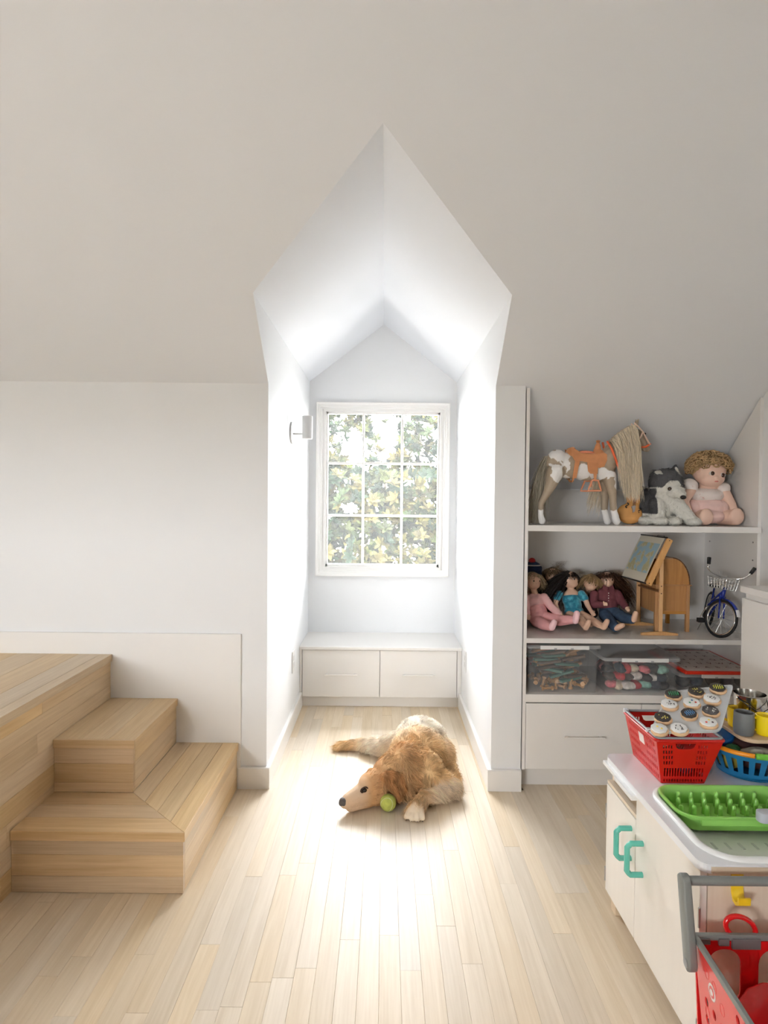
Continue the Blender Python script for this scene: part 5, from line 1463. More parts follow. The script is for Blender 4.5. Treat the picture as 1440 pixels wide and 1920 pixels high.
# ------------------------------------------------------------------ roll-top desk
k6 = crop(1170, 990, 5.3333)
DOAK = wood('desk_oak', (206, 148, 76), (172, 112, 50), 'Z', .4, scale=2.2, randv=.05, local=False, contrast=.8)
DOAKX = wood('desk_oak_x', (206, 150, 80), (176, 116, 54), 'X', .4, scale=2.2, randv=.05, contrast=.8)
PINE = wood('easel_pine', (226, 176, 112), (204, 148, 84), 'Z', .45, scale=2, randv=.05, contrast=.8)
def desk():
    yf, yb = .16, .37
    x0, x1 = k6(312, 800, yf).x, k6(658, 800, yf).x; zt = k6(400, 305, yf).z; zm = k6(500, 578, yf).z; zb = k6(500, 850, yf).z
    d = wthing('roll_top_desk', Vector(((x0+x1)/2, (yf+yb)/2, ZM)), 'small oak roll-top doll desk behind the map easel on the middle shelf', 'toy desk')
    w = x1-x0; L = .016
    for x in (x0, x1-L):
        for y in (yf, yb-L):
            MB().box((x, y, ZM+.0002), (x+L, y+L, zm), .001).build('leg', DOAK, d)
    for y in (yf+.004, yb-.010):
        MB().box((x0+L, y, zb), (x1-L, y+.006, zm-.001)).build('side_panel', DOAK, d)
        MB().box((x0+L, y-.001, zb-.006), (x1-L, y+.008, zb+.008), .001).build('bottom_rail', DOAKX, d)
    MB().box((x0+.002, yf+L, zb), (x0+.008, yb-L, zm)).build('back_panel', DOAK, d)
    MB().box((x0-.004, yf-.004, zm), (x1+.006, yb+.004, zm+.005), .001).build('desk_top', DOAKX, d)
    # curved upper sides
    H = zt-zm-.005
    def arc(r0=1.0):
        pts = []
        for i in range(15):
            t = PI/2*i/14; pts.append((x0+.03*w+(.45*w)+(.50*w*r0)*math.sin(t), zm+.005+H*r0*math.cos(t)))
        return pts
    prof = [(x0+.02*w, zm+.005)]+[(x0+.02*w, zt-.002)]+arc()+[]
    for y in (yf+.002, yb-.008): MB().prism(prof, y, y+.006, 'y').build('curved_side', DOAK, d)
    MB().box((x0+.01*w, yf, zt-.003), (x0+.5*w, yb, zt+.003), .001).build('top_board', DOAKX, d)
    a = arc(1.02)
    DK = wood('tambour', (120, 82, 48), (84, 54, 30), 'Y', .4, scale=2, randv=.1)
    for i in range(len(a)-1):
        p, q = Vector((a[i][0], 0, a[i][1])), Vector((a[i+1][0], 0, a[i+1][1])); fr_ = frame((p.x, 0, p.z), q-p, (0, 1, 0)); ln = (q-p).length
        MB().box((.0003, yf, -.0025), (ln-.0003, yb, .0025), .0006).xform(fr_).build('slat', DK, d)
    for y in (yf+.03, yb-.09):
        dr = MB().box((x1-.002, y, zb+.02), (x1+.004, y+.06, zm-.006), .001).build('drawer', DOAKX, d)
        MB().lathe([(0, 0), (.003, 0), (.003, .004), (.006, .007), (.005, .011), (0, .012)], 12, c=(x1+.004, y+.03, (zb+.02+zm)/2), axis='x').build('knob', DK, dr, smooth=True)
desk()

def easel():
    yn, yf = .085, .30
    pn = k6(362, 1020, yn); d = wthing('map_easel', Vector((pn.x, (yn+yf)/2, ZM)), 'small wooden easel holding a tilted pull-down map on the middle shelf', 'toy easel')
    ztop = k6(365, 325, yn).z; xn = pn.x
    BR = M('easel_screw', (70, 46, 30), .4)
    w2 = .0085
    sep = Vector((k6(140, 800, yf).x-xn, yf-yn, 0))
    for i, o in enumerate((Vector(), sep)):
        post = MB().box((xn-w2+o.x, yn-.004+o.y, ZM+.017), (xn+w2+o.x, yn+.004+o.y, ztop), .0008).build('post', PINE, d)
        for cy in ((348, 582, 655) if i == 0 else ()):
            MB().lathe([(0, 0), (.0026, 0), (.0024, -.001), (0, -.0012)], 10, c=(xn, yn-.004, k6(365, cy, yn).z), axis='y').build('screw', BR, post)
        xa, xb = k6(170, 1025, yn).x-xn, k6(535, 1025, yn).x-xn
        MB().prism([(xn+xa+o.x, ZM+.0005), (xn+xb+o.x, ZM+.0005), (xn+xb+o.x, ZM+.009), (xn+.02+o.x, ZM+.017), (xn-.02+o.x, ZM+.017), (xn+xa+o.x, ZM+.011)], yn-.007+o.y, yn+.007+o.y, 'y', .001).build('foot', PINE, d)
    zc = k6(350, 640, yn).z
    A = Vector((xn, yn, zc)); MB().tube([A, A+sep], .005, 8).build('crossbar', M('easel_dark', (130, 90, 54), .45), d)
    # tilted board between the posts
    a, b = k6(458, 112, yn-.012), k6(242, 566, yn-.012); dirv = (b-a).normalized(); n_ = Vector((dirv.z, 0, -dirv.x))
    fr_ = Matrix(((dirv.x, sep.normalized().x, 0, 0), (0, sep.normalized().y, 0, 0), (dirv.z, 0, 1, 0), (0, 0, 0, 1)))
    ln = (b-a).length
    def rail(off):
        mb = MB(); q = [a+n_*.014, a-n_*.014, b-n_*.014, b+n_*.014]
        mb.add([p+off-Vector((0, .004, 0)) for p in q]+[p+off+Vector((0, .004, 0)) for p in q], F6); return mb
    r1 = rail(Vector()).build('side_rail', PINE, d); rail(sep+Vector((0, .02, 0))).build('side_rail', PINE, d)
    for t in (.03, .97): MB().lathe([(0, 0), (.0026, 0), (.0024, -.001), (0, -.0012)], 10, c=tuple(a.lerp(b, t)+Vector((0, -.0045, 0))), axis='y').build('screw', BR, r1)
    # map sheet facing left-front and up
    MAP = bpy.data.materials.new('map_print'); MAP.use_nodes = True
    nt_ = MAP.node_tree; bs = nt_.nodes['Principled BSDF']; bs.inputs['Roughness'].default_value = .6
    tc_ = nt_.nodes.new('ShaderNodeTexCoord'); no = nt_.nodes.new('ShaderNodeTexNoise'); no.inputs['Scale'].default_value = 26; no.inputs['Detail'].default_value = 8
    rp = nt_.nodes.new('ShaderNodeValToRGB'); els = rp.color_ramp.elements
    els[0].position = .46; els[0].color = (*lin((206, 196, 164)), 1); els[1].position = .50; els[1].color = (*lin((160, 190, 204)), 1)
    q_ = rp.color_ramp.elements.new(.42); q_.color = (*lin((188, 182, 140)), 1)
    nt_.links.new(tc_.outputs['Object'], no.inputs['Vector']); nt_.links.new(no.outputs['Fac'], rp.inputs[0]); nt_.links.new(rp.outputs[0], bs.inputs['Base Color'])
    PAPER = M('map_paper', (214, 208, 192), .7)
    def mp(u, v, lift=.0):   # u along the rail (0 top), v across between the rails
        p = a.lerp(b, u)+(sep+Vector((0, .02, 0)))*v+n_*(.0155+lift); return p
    for (u0, u1, v0, v1, mt, nm, lf) in ((.0, 1.0, .05, 1.02, PAPER, 'map_sheet', 0), (.15, .80, .10, .96, MAP, 'map_print', .0008)):
        g = [[mp(u0+(u1-u0)*i/8, v0+(v1-v0)*j, lf+.003*math.sin((u0+(u1-u0)*i/8)*PI)) for j in (0, .5, 1)] for i in range(9)]
        MB().sheet(g).build(nm, mt, d, smooth=True)
    RODM = M('map_rod', (44, 36, 32), .4)
    for u in (.0, 1.0): MB().tube([mp(u, -.02), mp(u, 1.03)], .0035, 8).build('map_rod', RODM, d, smooth=True)
    MB().tube([mp(0, .1, .004), mp(-.03, .1, .0), mp(-.03, .35, .0), mp(0, .35, .004)], .0014, 6).build('map_hook', RODM, d)
easel()

# ------------------------------------------------------------------ doll bicycle
def bike():
    yw = .05
    wc = k6(970, 893, yw); R = .086
    b = wthing('toy_bicycle', Vector((wc.x, .22, ZM)), 'blue doll bicycle with wire basket and black grips at the right of the middle shelf', 'toy bicycle')
    BL = M('bike_blue', (30, 52, 150), .25, coat=.5); CH = M('bike_chrome', (222, 222, 222), .14, metal=1.0); RB = M('bike_rubber', (30, 30, 32), .6); WH = M('bike_white', (228, 228, 232), .3)
    def wheel(c, ax, name='wheel'):
        ax = Vector(ax).normalized(); u = ax.cross(Vector((0, 0, 1))).normalized(); v = ax.cross(u).normalized()
        if v.z < 0: v = -v
        P = lambda r_, t, o=0: c+u*(r_*math.cos(t))+v*(r_*math.sin(t))+ax*o
        w = MB().tube([P(R-.006, t) for t in np.linspace(0, 2*PI, 41)[:-1]], .0062, 8, closed=True).build('wheel', RB, b, smooth=True)
        MB().tube([P(R-.014, t) for t in np.linspace(0, 2*PI, 41)[:-1]], .0038, 6, closed=True).build('wheel_rim', CH, w, smooth=True)
        for i in range(14): 
            t = 2*PI*i/14; MB().tube([P(.004, t+.5, .006*(-1)**i), P(R-.016, t)], .0008, 4).build('spoke', CH, w)
        MB().tube([c-ax*.012, c+ax*.012], .004, 8).build('hub', CH, w, smooth=True)
        return u, v
    wc.z = ZM+R*math.cos(math.radians(12))+.0015
    axf = Vector((math.cos(math.radians(43)), math.sin(math.radians(43)), -.21))   # wheel turned and leaning
    axf = Vector((.95, .31, -.20)).normalized()
    u, v = wheel(wc, axf)
    rc_ = wc+Vector((.075, .235, 0)); rc_.z = ZM+R*.98+.0015; wheel(rc_, Vector((.95, -.29, -.12)))
    hd = k6(1010, 600, yw+.03); st_ = k6(1027, 500, yw+.04)
    # fork, head tube, stem
    top = k6(985, 690, yw+.03)
    axn = axf*.013
    for sg in (-1, 1): MB().tube([wc+axn*sg*1.1, top+axn*sg], [.0035, .0048], 8).build('fork_blade', BL, b, smooth=True)
    MB().tube([top-(hd-top)*.1, hd], [.0085, .0075], 10).build('head_tube', BL, b, smooth=True)
    MB().tube([top+axn*1.2, top-axn*1.2], .006, 8).build('fork_crown', BL, b, smooth=True)
    MB().tube([hd, st_, k6(1027, 470, yw+.04)], [.005, .005, .003], 8).build('stem', CH, b, smooth=True)
    # handlebar
    hb = [k6(x, y, d) for x, y, d in ((848, 345, .05), (838, 395, .05), (860, 430, .05), (910, 458, .055), (985, 490, .075), (1060, 505, .075), (1140, 512, .06), (1205, 500, .045), (1250, 470, .035), (1272, 448, .03))]
    MB().tube(hb, .0038, 8).build('handlebar', CH, b, smooth=True)
    for p, q in (((848, 358, .05), (852, 296, .06)), ((1266, 456, .032), (1308, 402, .035))): MB().tube([k6(*p), k6(*q)], [.0075, .0085], 10).build('grip', RB, b, auto=50)
    # wire basket under the bar
    c1, c2, c3, c4 = k6(895, 490, .06), k6(1140, 520, .06), k6(1115, 632, .055), k6(905, 598, .055)
    bk = Vector((0, .045, 0)); fro = Vector((0, -.012, 0)); WM = M('basket_wire', (206, 206, 204), .3, metal=.7)
    bs_ = MB().tube([c1+fro, c2+fro, c2+bk, c1+bk], .0018, 5, closed=True).build('wire_basket', WM, b)
    for i in range(9):
        t = i/8; MB().tube([(c1+fro).lerp(c2+fro, t), (c4).lerp(c3, t), c4.lerp(c3, t)+bk, (c1+bk).lerp(c2+bk, t)], .0011, 4).build('wire', WM, bs_)
    for i in range(1, 5):
        t = i/4; MB().tube([(c1+fro).lerp(c4, t), (c2+fro).lerp(c3, t), (c2+bk).lerp(c3+bk, t), (c1+bk).lerp(c4+bk, t)], .0011, 4, closed=True).build('wire', WM, bs_)
    # fenders
    def fender(c, ax, u_, v_, t0, t1, mat, name, r_=R+.006):
        g = []
        for t in np.linspace(t0, t1, 15):
            g.append([c+u_*(r_*math.cos(t))+v_*(r_*math.sin(t))+ax*o_+(v_*math.sin(t)+u_*math.cos(t))*(-.004*abs(o_)/.011) for o_ in (-.011, -.005, 0, .005, .011)])
        o = MB().sheet(g).build(name, mat, b, smooth=True)
        m_ = o.modifiers.new('thick', 'SOLIDIFY'); m_.thickness = .0012
    fender(wc, axf, u, v, math.radians(20), math.radians(150), BL, 'fender')
    tsg = 1 if (u.x > 0) else -1
    fender(wc, axf, u, v, math.radians(14) if tsg > 0 else math.radians(148), math.radians(34) if tsg > 0 else math.radians(168), WH, 'fender_tip', R+.0085)
    # frame going back
    bb_ = Vector((k6(850, 800, .16).x, .16, ZM+.078)); seat = Vector((rc_.x-.012, rc_.y-.06, ZM+.195))
    for p, q, r_ in ((top.lerp(hd, .35), bb_, .0055), (top.lerp(hd, .7), bb_.lerp(seat, .55), .005), (bb_, seat, .0045), (bb_, rc_+Vector((.014, 0, 0)), .0035), (seat.lerp(bb_, .2), rc_+Vector((.014, 0, 0)), .003)):
        MB().tube([p, q], r_, 8).build('frame_tube', BL, b, smooth=True)
    blob('saddle', [('e', seat+Vector((0, .01, .012)), (.022, .028, .009)), ('e', seat+Vector((0, -.025, .012)), (.009, .025, .007))], RB, b, voxel=.003, smooth=2)
    pc = k6(765, 920, .14)
    MB().tube([bb_, k6(815, 800, .15), k6(765, 890, .14)], .003, 6).build('crank', CH, b)
    MB().box((pc.x-.014, pc.y-.011, pc.z-.010), (pc.x+.014, pc.y+.011, pc.z+.010), .002).build('pedal', RB, b)
    MB().lathe([(0, -.002), (.026, -.002), (.026, .002), (0, .002)], 24, c=tuple(bb_+Vector((-.014, 0, 0))), axis='x').build('chain_guard', RB, b)
    MB().tube([bb_+Vector((-.012, .01, 0)), Vector((bb_.x-.03, .20, ZM+.003))], .0025, 6).build('kickstand', CH, b)
bike()
# ------------------------------------------------------------------ lower shelf: clear bins, contents, game board
ZL = .4257
CLEAR = M('clear_plastic', (225, 228, 230), .15, clear=.92, spec=.6)
FROST = M('frosted_lid', (222, 224, 226), .3, clear=.6)
CLIPW = M('bin_clip_white', (232, 232, 230), .35)
def bin_(x0, x1, y0, y1, zt, label, inset=.018, strip=(.2, .82)):
    b = wthing('storage_bin', Vector(((x0+x1)/2, (y0+y1)/2, ZL)), label, 'storage bin', 'clear lidded bins on the lower shelf')
    zb = ZL+.0008; zw = zt-.012; t = .0016; r = .022
    def rg_(d, z, rr_): return [(x, y, z) for x, y in rrect(x0+d, y0+d, x1-d, y1-d, rr_, 5)]
    n = len(rg_(0, 0, r)); 
    rings = [rg_(inset, zb, r*.6), rg_(.009, zw, r), rg_(.009+t, zw, r), rg_(inset+t, zb+t, r*.6)]
    vs = [p for q in rings for p in q]; fs = []
    for i in range(3):
        for j in range(n): fs.append((i*n+j, i*n+(j+1) % n, (i+1)*n+(j+1) % n, (i+1)*n+j))
    fs += [tuple(range(n)), tuple(3*n+j for j in range(n))]
    MB().add(vs, fs).build('bin_body', CLEAR, b, auto=40)
    rings = [rg_(.002, zw-.004, r), rg_(0, zw+.004, r), rg_(.003, zt-.002, r), rg_(.012, zt, r)]
    vs = [p for q in rings for p in q]; fs = []
    for i in range(3):
        for j in range(n): fs.append((i*n+j, i*n+(j+1) % n, (i+1)*n+(j+1) % n, (i+1)*n+j))
    fs.append(tuple(3*n+j for j in range(n)))
    MB().add(vs, fs).build('lid', FROST, b, auto=40)
    xa, xb = x0+(x1-x0)*strip[0], x0+(x1-x0)*strip[1]
    cl = MB().box((xa, y0-.005, zw-.006), (xb, y0+.001, zt-.001), .0015).build('latch', CLIPW, b)
    for q in (.28, .62): MB().box((xa+(xb-xa)*q, y0-.0058, zw-.006), (xa+(xb-xa)*q+.012, y0-.0045, zw+.001)).build('latch_notch', M('latch_grey', (176, 178, 180), .4), cl)
    for xx in (xa, xb-.0016): MB().prism([(y0+.004, zw-.006), (y0+.008, zw-.006), (y0+.014, zb+.004), (y0+.0125, zb+.004)], xx, xx+.0016, 'x').build('moulded_rib', CLEAR, b)
    return b
B1 = (.634, .978, .012, .43, .640); B1 = (at(985, 1250, .012).x, at(1130, 1250, .012).x, .012, .43, .6405)
B2 = (B1[1]+.003, at(1280, 1250, .012).x, .012, .43, at(1200, 1234, .012).z)
B3 = (at(1272, 1280, .03).x+.006, 1.640, .03, .43, at(1330, 1264, .03).z)
bin_(*B1, 'tall clear bin of wooden track and blocks at the left of the lower shelf', strip=(.19, .82))
bin_(*B2, 'clear bin of pink, red and dark toy clothes in the middle of the lower shelf', strip=(.23, .82))
bin_(*B3, 'low clear bin under the red letter board on the lower shelf', strip=(.30, .95))
# wooden pieces in the first bin
BLK = wood('block_beech', (204, 158, 108), (182, 134, 84), 'X', .5, scale=3, randv=.15)
TEALB = M('block_teal', (74, 120, 108), .6, randv=.2); REDB = M('block_red', (170, 70, 60), .6); DARKB = M('block_dark', (90, 74, 60), .7)
rr_ = random.Random(12)
def put(name, mb, mat, loc, rot, lab, group, **k):
    return tag(mb.build(name, mat, None, loc=loc, rot=rot, **k), lab, 'toy', group)
x0, x1, y0, y1 = B1[0]+.03, B1[1]-.03, .04, .40
proto = {}
def track(mat):
    mb = MB().box((-.055, -.014, -.005), (.055, .014, .005), .0015)
    for y in (-.008, .008): mb.box((-.055, y-.002, .005), (.055, y+.002, .0062))
    return mb
def peg_block():
    return MB().lathe([(0, -.025), (.010, -.025), (.010, -.018), (.006, -.015), (.006, .015), (.010, .018), (.010, .025), (0, .025)], 10, axis='x')
shapes = {}
def inst(key, mbf, mat, **k):
    if key not in shapes:
        o = mbf().build(key[0], mat, None, **k); shapes[key] = o; return o
    o = shapes[key].copy(); C.objects.link(o); return o
for i in range(62):
    row = i//9
    if i < 26:
        o = inst(('wooden_peg', 0), peg_block, BLK, auto=40); lab = 'beech toy peg among the pile at the bottom of the tall clear bin'
        o.location = (rr_.uniform(x0+.02, x1-.02), y0+.005+rr_.random()*.15, ZL+.014+.022*(i % 2)+rr_.random()*.004); o.rotation_euler = (0, rr_.uniform(-.25, .25), rr_.uniform(0, 3.1))
        if i % 9 in (2, 6): o.rotation_euler = (0, 1.35, rr_.uniform(0, 3)); o.location.z = ZL+.03
    else:
        mt = (BLK, TEALB, TEALB, BLK, REDB, DARKB)[i % 6]
        o = inst(('track_piece', mt.name), lambda: track(mt), mt); lab = 'beech track piece stacked in the tall clear bin' if mt is BLK else 'teal painted slat stacked in the tall clear bin' if mt is TEALB else 'red painted slat stacked in the tall clear bin' if mt is REDB else 'dark brown slat stacked in the tall clear bin'
        lev = (i-26)//3
        o.location = (rr_.uniform(x0+.055, x1-.055), y0+.015+.10*((i-26) % 3)+rr_.uniform(0, .03), ZL+.050+.0108*lev); o.rotation_euler = (0, rr_.uniform(-.2, .2)-.12, rr_.uniform(-.5, .5))
    tag(o, lab, 'toy', 'wooden pieces in the tall clear bin')
# crumpled garments in the second bin
gcols = [('pink', (226, 120, 130)), ('red', (196, 48, 58)), ('charcoal', (52, 48, 52)), ('cream', (222, 206, 182)), ('mint', (150, 200, 184)), ('dark brown', (70, 48, 42)), ('white', (228, 222, 216)), ('navy', (44, 56, 74))]
x0, x1 = B2[0]+.038, B2[1]-.038; zt2 = B2[4]-.02
cell = 0
for iz in range(3):
    for ix in range(7):
        nm, c_ = gcols[(ix*3+iz*5+(ix*iz) % 3) % 8]
        xx = x0+.018+(x1-x0-.036)*ix/6; zz = ZL+.024+iz*.034
        prims = [('e', (rr_.uniform(-.012, .012), rr_.uniform(-.02, .02), rr_.uniform(-.006, .006)), (rr_.uniform(.018, .026), rr_.uniform(.02, .035), rr_.uniform(.012, .019))) for _ in range(4)]
        o = blob('doll_garment', prims, M('garment_'+nm.replace(' ', '_'), c_, .9, var=.25, vscale=60), None, voxel=.005, smooth=2, loc=(xx, .085+rr_.uniform(-.01, .01)+iz*.008, zz))
        tag(o, 'crumpled %s doll garment, %s from left, %s layer of the middle clear bin' % (nm, ('first', 'second', 'third', 'fourth', 'fifth', 'sixth', 'last')[ix], ('bottom', 'middle', 'top')[iz]), 'toy clothes', 'doll clothes in the middle clear bin')
lump('fabric_heap', (( B2[0]+B2[1])/2, .26, ZL+.055), (.12, .09, .05), M('heap_dark', (90, 66, 64), .9, rgb2=(200, 130, 130), vscale=18, thr=(.5, .56)), 'mixed heap of fabric at the back of the middle clear bin', 'toy clothes', 15)
# dark things in the low bin
x0, x1 = B3[0]+.035, B3[1]-.035
for i, (nm, c_) in enumerate((('dark grey', (70, 70, 76)), ('blue', (70, 90, 110)), ('brown', (96, 74, 62)), ('purple grey', (92, 78, 96)))):
    xx = x0+.02+(x1-x0-.04)*i/3
    o = blob('toy_figure', [('e', (0, 0, 0), (.026, .04, .022)), ('e', (.008, -.02, .012), (.018, .02, .016)), ('e', (-.010, .02, .010), (.016, .024, .014))], M('low_bin_'+nm.replace(' ', '_'), c_, .6), None, voxel=.004, smooth=2, loc=(xx, .12+.02*(i % 2), ZL+.026))
    tag(o, nm+' soft toy lump inside the low clear bin', 'toy')
# red letter board lying on the low bin
gz = B3[4]+.0006
gb = wthing('letter_board', Vector((1.50, .22, gz)), 'flat red framed board printed with small letters on the low bin', 'board game')
gx0, gx1, gy0, gy1 = at(1280, 1258, .028).x+.008, 1.648, .018, .40
MB().prism(rrect(gx0, gy0, gx1, gy1, .008, 3), gz, gz+.014, 'z', .002).build('frame', M('board_red', (224, 52, 30), .35), gb)
MB().box((gx0+.012, gy0+.012, gz+.0135), (gx1-.012, gy1-.012, gz+.0148)).build('printed_sheet', M('board_paper', (232, 220, 214), .6), gb)
PR = M('board_print', (120, 70, 70), .6)
let = 'ABCDEFGHIJKLMNOPQRSTUVWXYZ'
pcache = {}
for i in range(5):
    for j in range(6):
        ch_ = let[(i*6+j) % 26]; t_ = text_mesh('printed_letter', ch_, .034, PR, gb, (gx0+.035+j*(gx1-gx0-.07)/5, gy1-.05-i*.066, gz+.0149), (0, 0, 0), .0001)
# ------------------------------------------------------------------ golden retriever lying on the floor with its ball
from mathutils.bvhtree import BVHTree
def surf(obj, px, py):
    """nearest skin point behind a measured photo point"""
    me = obj.data; bv = BVHTree.FromPolygons([v.co.copy() for v in me.vertices], [tuple(p.vertices) for p in me.polygons])
    v = (at(px, py, 0)-CAM_P).normalized(); h, n_, i, d = bv.ray_cast(CAM_P, v)
    return h, n_
def dog():
    d = wthing('dog', Vector((.12, .08, 0)), 'golden retriever lying on the floor in front of the dormer, chin on the boards', 'dog')
    hd = Vector((-.836, -.549, 0)); pp = Vector((.549, -.836, 0)); ha = math.atan2(hd.y, hd.x)
    pr = [('e', (.125, -.02, .112), (.112, .12, .098)), ('e', (.165, .11, .118), (.128, .14, .112)), ('e', (.185, .24, .116), (.125, .13, .112)), ('e', (.18, .335, .10), (.11, .095, .098)),
          ('e', (.255, .17, .085), (.085, .125, .082)), ('c', (.285, .12, .05), (.318, .03, .034), .055, .032), ('c', (.318, .03, .034), (.30, -.01, .026), .032, .024),
          ('e', (.19, -.05, .10), (.072, .09, .085)), ('c', (.195, -.06, .09), (.295, -.075, .046), .062, .044), ('c', (.298, -.08, .042), (.176, -.155, .040), .043, .032), ('c', (.172, -.16, .038), (.142, -.215, .030), .032, .029), ('e', (.137, -.224, .023), (.037, .028, .021)),
          ('e', (.10, -.075, .078), (.082, .08, .074)), ('c', (.10, -.06, .132), (.025, -.095, .108), .088, .070),
          ('c', (.10, .33, .075), (-.01, .34, .045), .065, .042), ('c', (-.01, .34, .045), (-.11, .40, .030), .042, .030), ('c', (-.11, .40, .030), (-.215, .405, .022), .028, .020),
          # head
          ('e', (-.020, -.125, .088), (.072, .058, .056), (0, 0, ha)), ('e', (-.052, -.146, .092), (.046, .048, .044), (0, 0, ha)), ('e', (-.045, -.145, .055), (.06, .05, .042), (0, 0, ha)),
          ('c', (-.076, -.168, .062), (-.136, -.207, .048), .044, .031), ('c', (-.06, -.16, .036), (-.126, -.202, .027), .037, .025), ('e', (-.148, -.215, .046), (.023, .024, .024)),
          ('e', (-.068, -.163, .104), (.028, .034, .024), (0, 0, ha))]
    for o_ in (-.036, -.0125, .0125, .036):
        b_ = Vector((.132, -.254, .014))+Vector((.9, -.12, 0))*o_
        pr.append(('c', b_+Vector((.004-o_*.2, .018, .008)), b_+Vector((-.002, -.008-.011*(abs(o_) < .02), -.002)), .0110, .0112))
    for o_ in (-.012, 0, .012): pr.append(('c', (-.215, .405+o_, .018), (-.240, .402+o_*1.3, .012), .012, .009))
    # ears lie flat against the head
    pr += [('e', (-.015, -.135, .038), (.07, .05, .037), (0, 0, ha))]
    pr += [('e', Vector((-.055, -.075, .085)), (.026, .014, .042), (0, .3, .9))]
    gold, cream, dark, face = L3((230, 194, 146)), L3((247, 236, 220)), L3((198, 148, 100)), L3((208, 162, 116))
    def colf(p):
        x, y, z = p[:, 0], p[:, 1], p[:, 2]
        w = np.sin(x*47+y*31)*.5+np.sin(y*57-z*43+1.3)*.5
        def sm(v, a, b): return np.clip((v-a)/(b-a), 0, 1)
        def mix(c, d_, t): t = np.clip(t, 0, 1)[:, None]; return c*(1-t)+d_*t
        c = np.repeat(gold[None], len(p), 0)
        c = mix(c, cream, sm(z, .09, .19)*sm(y, .04, .22)*1.1+w*.10*sm(y, .02, .1))
        c = mix(c, cream, .8*sm(y, .24, .32)*sm(x, .16, .06)*sm(x, -.16, -.06))
        c = mix(c, dark, (.5+w*.35)*sm(y, .07, -.03)*sm(x, -.02, .03)*sm(x, .20, .12)*sm(y, -.22, -.12))
        hx = (p-np.array([-.02, -.125, .09])) @ np.array([-.836, -.549, 0])
        hm = sm(y, -.05, -.08)*sm(x, .02, -.01)
        c = mix(c, face, hm)
        c = mix(c, L3((222, 196, 168)), hm*sm(hx, .05, .10)*.8)
        pw = sm(y, -.21, -.235)*sm(x, .08, .10)
        c = mix(c, cream*.6+gold*.4, sm(x, .17, .22)*sm(y, -.04, -.08)*sm(z, .10, .08))
        return mix(c, L3((240, 222, 196)), pw)
    SK = M('dog_coat', attr=True, rough=.85, spec=.15)
    body = blob('body', pr, SK, d, voxel=.0042, smooth=4, colfn=colf)
    # keep the belly side on the floor
    co = vco(body.data); co[:, 2] = np.maximum(co[:, 2], .0015); body.data.vertices.foreach_set('co', co.ravel()); body.data.update()
    def flow(p):
        x, y, z = p[:, 0], p[:, 1], p[:, 2]; n = len(p)
        f = np.tile(np.array([.30, .85, -.45]), (n, 1))
        f[(y < -.05) & (x < .0)] = (.83, .55, .12)
        nk = (x >= 0) & (x < .15) & (y < 0); f[nk] = (.45, .35, -.65)
        ea = (x > .0) & (x < .085) & (y < -.138); f[ea] = (.25, .1, -1)
        fa = (x > .15) & (y < -.05) & (z < .09); f[fa] = (.75, .25, -.55)
        pw = (y < -.18) & (x > .09); f[pw] = (-.1, -.9, -.3)
        hl = (y > .27) & (x < .1); f[hl] = (-.9, .1, -.35)
        return f+.42*np.stack([np.sin(x*61+y*37+z*29), np.sin(y*53-x*41+2), np.sin(z*67+x*43-y*31+4)], 1)
    def lenf(p):
        x, y, z = p[:, 0], p[:, 1], p[:, 2]
        l = np.ones(len(p))
        l[(y < -.06) & (x < .0)] = .36
        hx = (p-np.array([-.02, -.125, .09])) @ np.array([-.836, -.549, 0]); l[(y < -.07) & (hx > .05)] = .14
        l[(x >= 0) & (x < .16) & (y < .02)] = 1.25
        l[(x > 0) & (x < .085) & (y < -.138)] = .75
        l[(y < -.215) & (x > .08)] = .14
        l[(x > .15) & (y < -.05) & (z < .09) & ~((y < -.18))] = .85
        l[z < .02] *= .4
        return l
    keep = lambda p: np.where((p[:, 2] < .006) | ((p[:, 1] < -.238) & (p[:, 0] > .07)), .02, 1.0)
    def fcol(p):
        x, y, z = p[:, 0], p[:, 1], p[:, 2]
        q = np.sin(x*95+y*70+np.sin(z*80)*1.5)*np.sin(y*110-z*90+x*30)
        return colf(p)*(1+.30*q[:, None])
    fo = fur('coat', body, 50000, .036, flow, SK, d, fcol, lift=.34, width=.0020, seed=31, k=4, droop=.25, jitter=.14, keep=keep, lenfn=lenf, wav=.12)
    co = vco(fo.data); co[:, 2] = np.maximum(co[:, 2], .0012); fo.data.vertices.foreach_set('co', co.ravel()); fo.data.update()
    kd = crop(600, 1310, 4.8)
    EM = M('dog_ear_coat', attr=True, rough=.85, spec=.15); earc = dark
    ecol = lambda p: np.repeat((earc)[None], len(p), 0)
    A_, B_, C_, D_ = kd(585, 690, -.180), kd(715, 705, -.150), kd(730, 800, -.160), kd(718, 878, -.170)
    ear = blob('ear', [('c', A_, B_, .016, .020), ('c', B_, C_, .020, .019), ('c', C_, D_, .018, .011), ('c', A_, kd(640, 780, -.182), .014, .013), ('c', kd(640, 780, -.182), D_, .013, .010)], EM, d, voxel=.004, smooth=4, colfn=ecol)
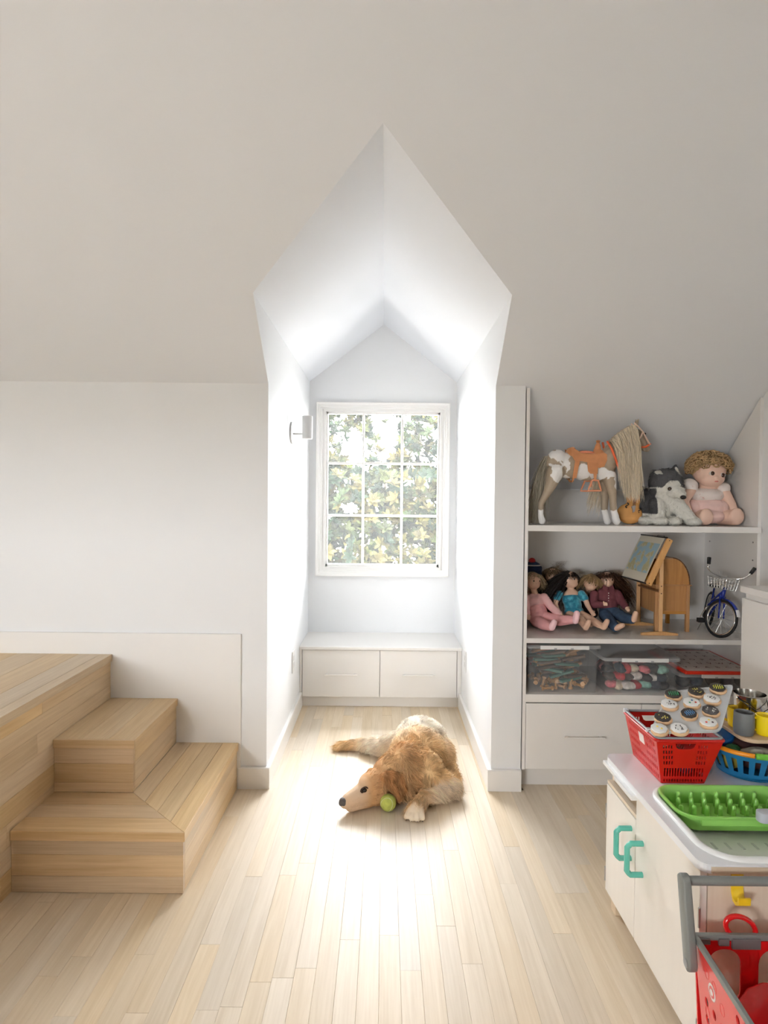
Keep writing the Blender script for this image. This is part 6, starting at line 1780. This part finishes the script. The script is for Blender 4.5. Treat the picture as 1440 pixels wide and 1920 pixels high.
    fur('ear_fringe', ear, 5000, .024, lambda p: np.tile(np.array([.25, .0, -1.0]), (len(p), 1))+.4*np.stack([np.sin(p[:, 2]*90), np.zeros(len(p)), np.zeros(len(p))], 1), EM, ear, lambda p: ecol(p)*(1+.3*np.sin(p[:, 0]*160+p[:, 2]*60))[:, None], lift=.25, width=.0018, seed=8, k=4, jitter=.15)
    DEY = M('dog_eye', (34, 20, 14), .08, coat=.8); NOSE = M('dog_nose', (86, 78, 76), .5, bump=.3, bscale=400)
    q, n_ = surf(body, 600+398/4.8, 1310+822/4.8)
    if q is not None:
        e = MB().ball(q-n_*.005, (.0125, .011, .0100), 14).build('eye', DEY, d, smooth=True)
        fr_ = frame(q+n_*.0015, hd, (0, 0, 1))
        MB().tube([fr_ @ Vector((.0165*math.cos(t), .0105*math.sin(t), 0)) for t in np.linspace(0, 2*PI, 18)[:-1]], .0030, 6, closed=True).build('eyelid', M('dog_eyelid', (70, 46, 34), .6), e, smooth=True)
    blob('nose', [('e', (-.154, -.220, .056), (.019, .018, .013)), ('e', (-.162, -.224, .048), (.013, .012, .013)), ('e', (-.153, -.231, .050), (.011, .010, .011)), ('e', (-.166, -.217, .050), (.009, .009, .010))], NOSE, d, voxel=.0025, smooth=3)
    for o_ in (-.036, -.0125, .0125, .036):
        b_ = Vector((.132, -.254, .014))+Vector((.9, -.12, 0))*o_+Vector((-.002, -.021-.005*(abs(o_) < .02), -.006))
        MB().tube([b_, b_+Vector((-.001, -.005, -.002))], [.0018, .0007], 6).build('claw', M('dog_claw', (60, 48, 42), .4), d)
dog()
BALLM = M('tennis_felt', (186, 194, 96), .95, var=.12, vscale=60, bump=.6, bscale=500)
bl = empty('tennis_ball', (.026, -.190, .0345), rot=(.4, .3, .5), label="yellow green tennis ball under the dog's chin", cat='ball')
MB().ball((0, 0, 0), .0335, 32).build('felt', BALLM, bl, smooth=True)
sm = []
for t in np.linspace(0, 2*PI, 61)[:-1]:
    a_, b__ = .72, .28; x = a_*math.cos(t)+b__*math.cos(3*t); y = a_*math.sin(t)-b__*math.sin(3*t); z = 2*math.sqrt(a_*b__)*math.sin(2*t)
    sm.append(Vector((x, y, z)).normalized()*.0334)
MB().tube(sm, .0011, 6, closed=True).build('seam', M('ball_seam', (214, 216, 170), .8), bl, smooth=True)
finish_world()
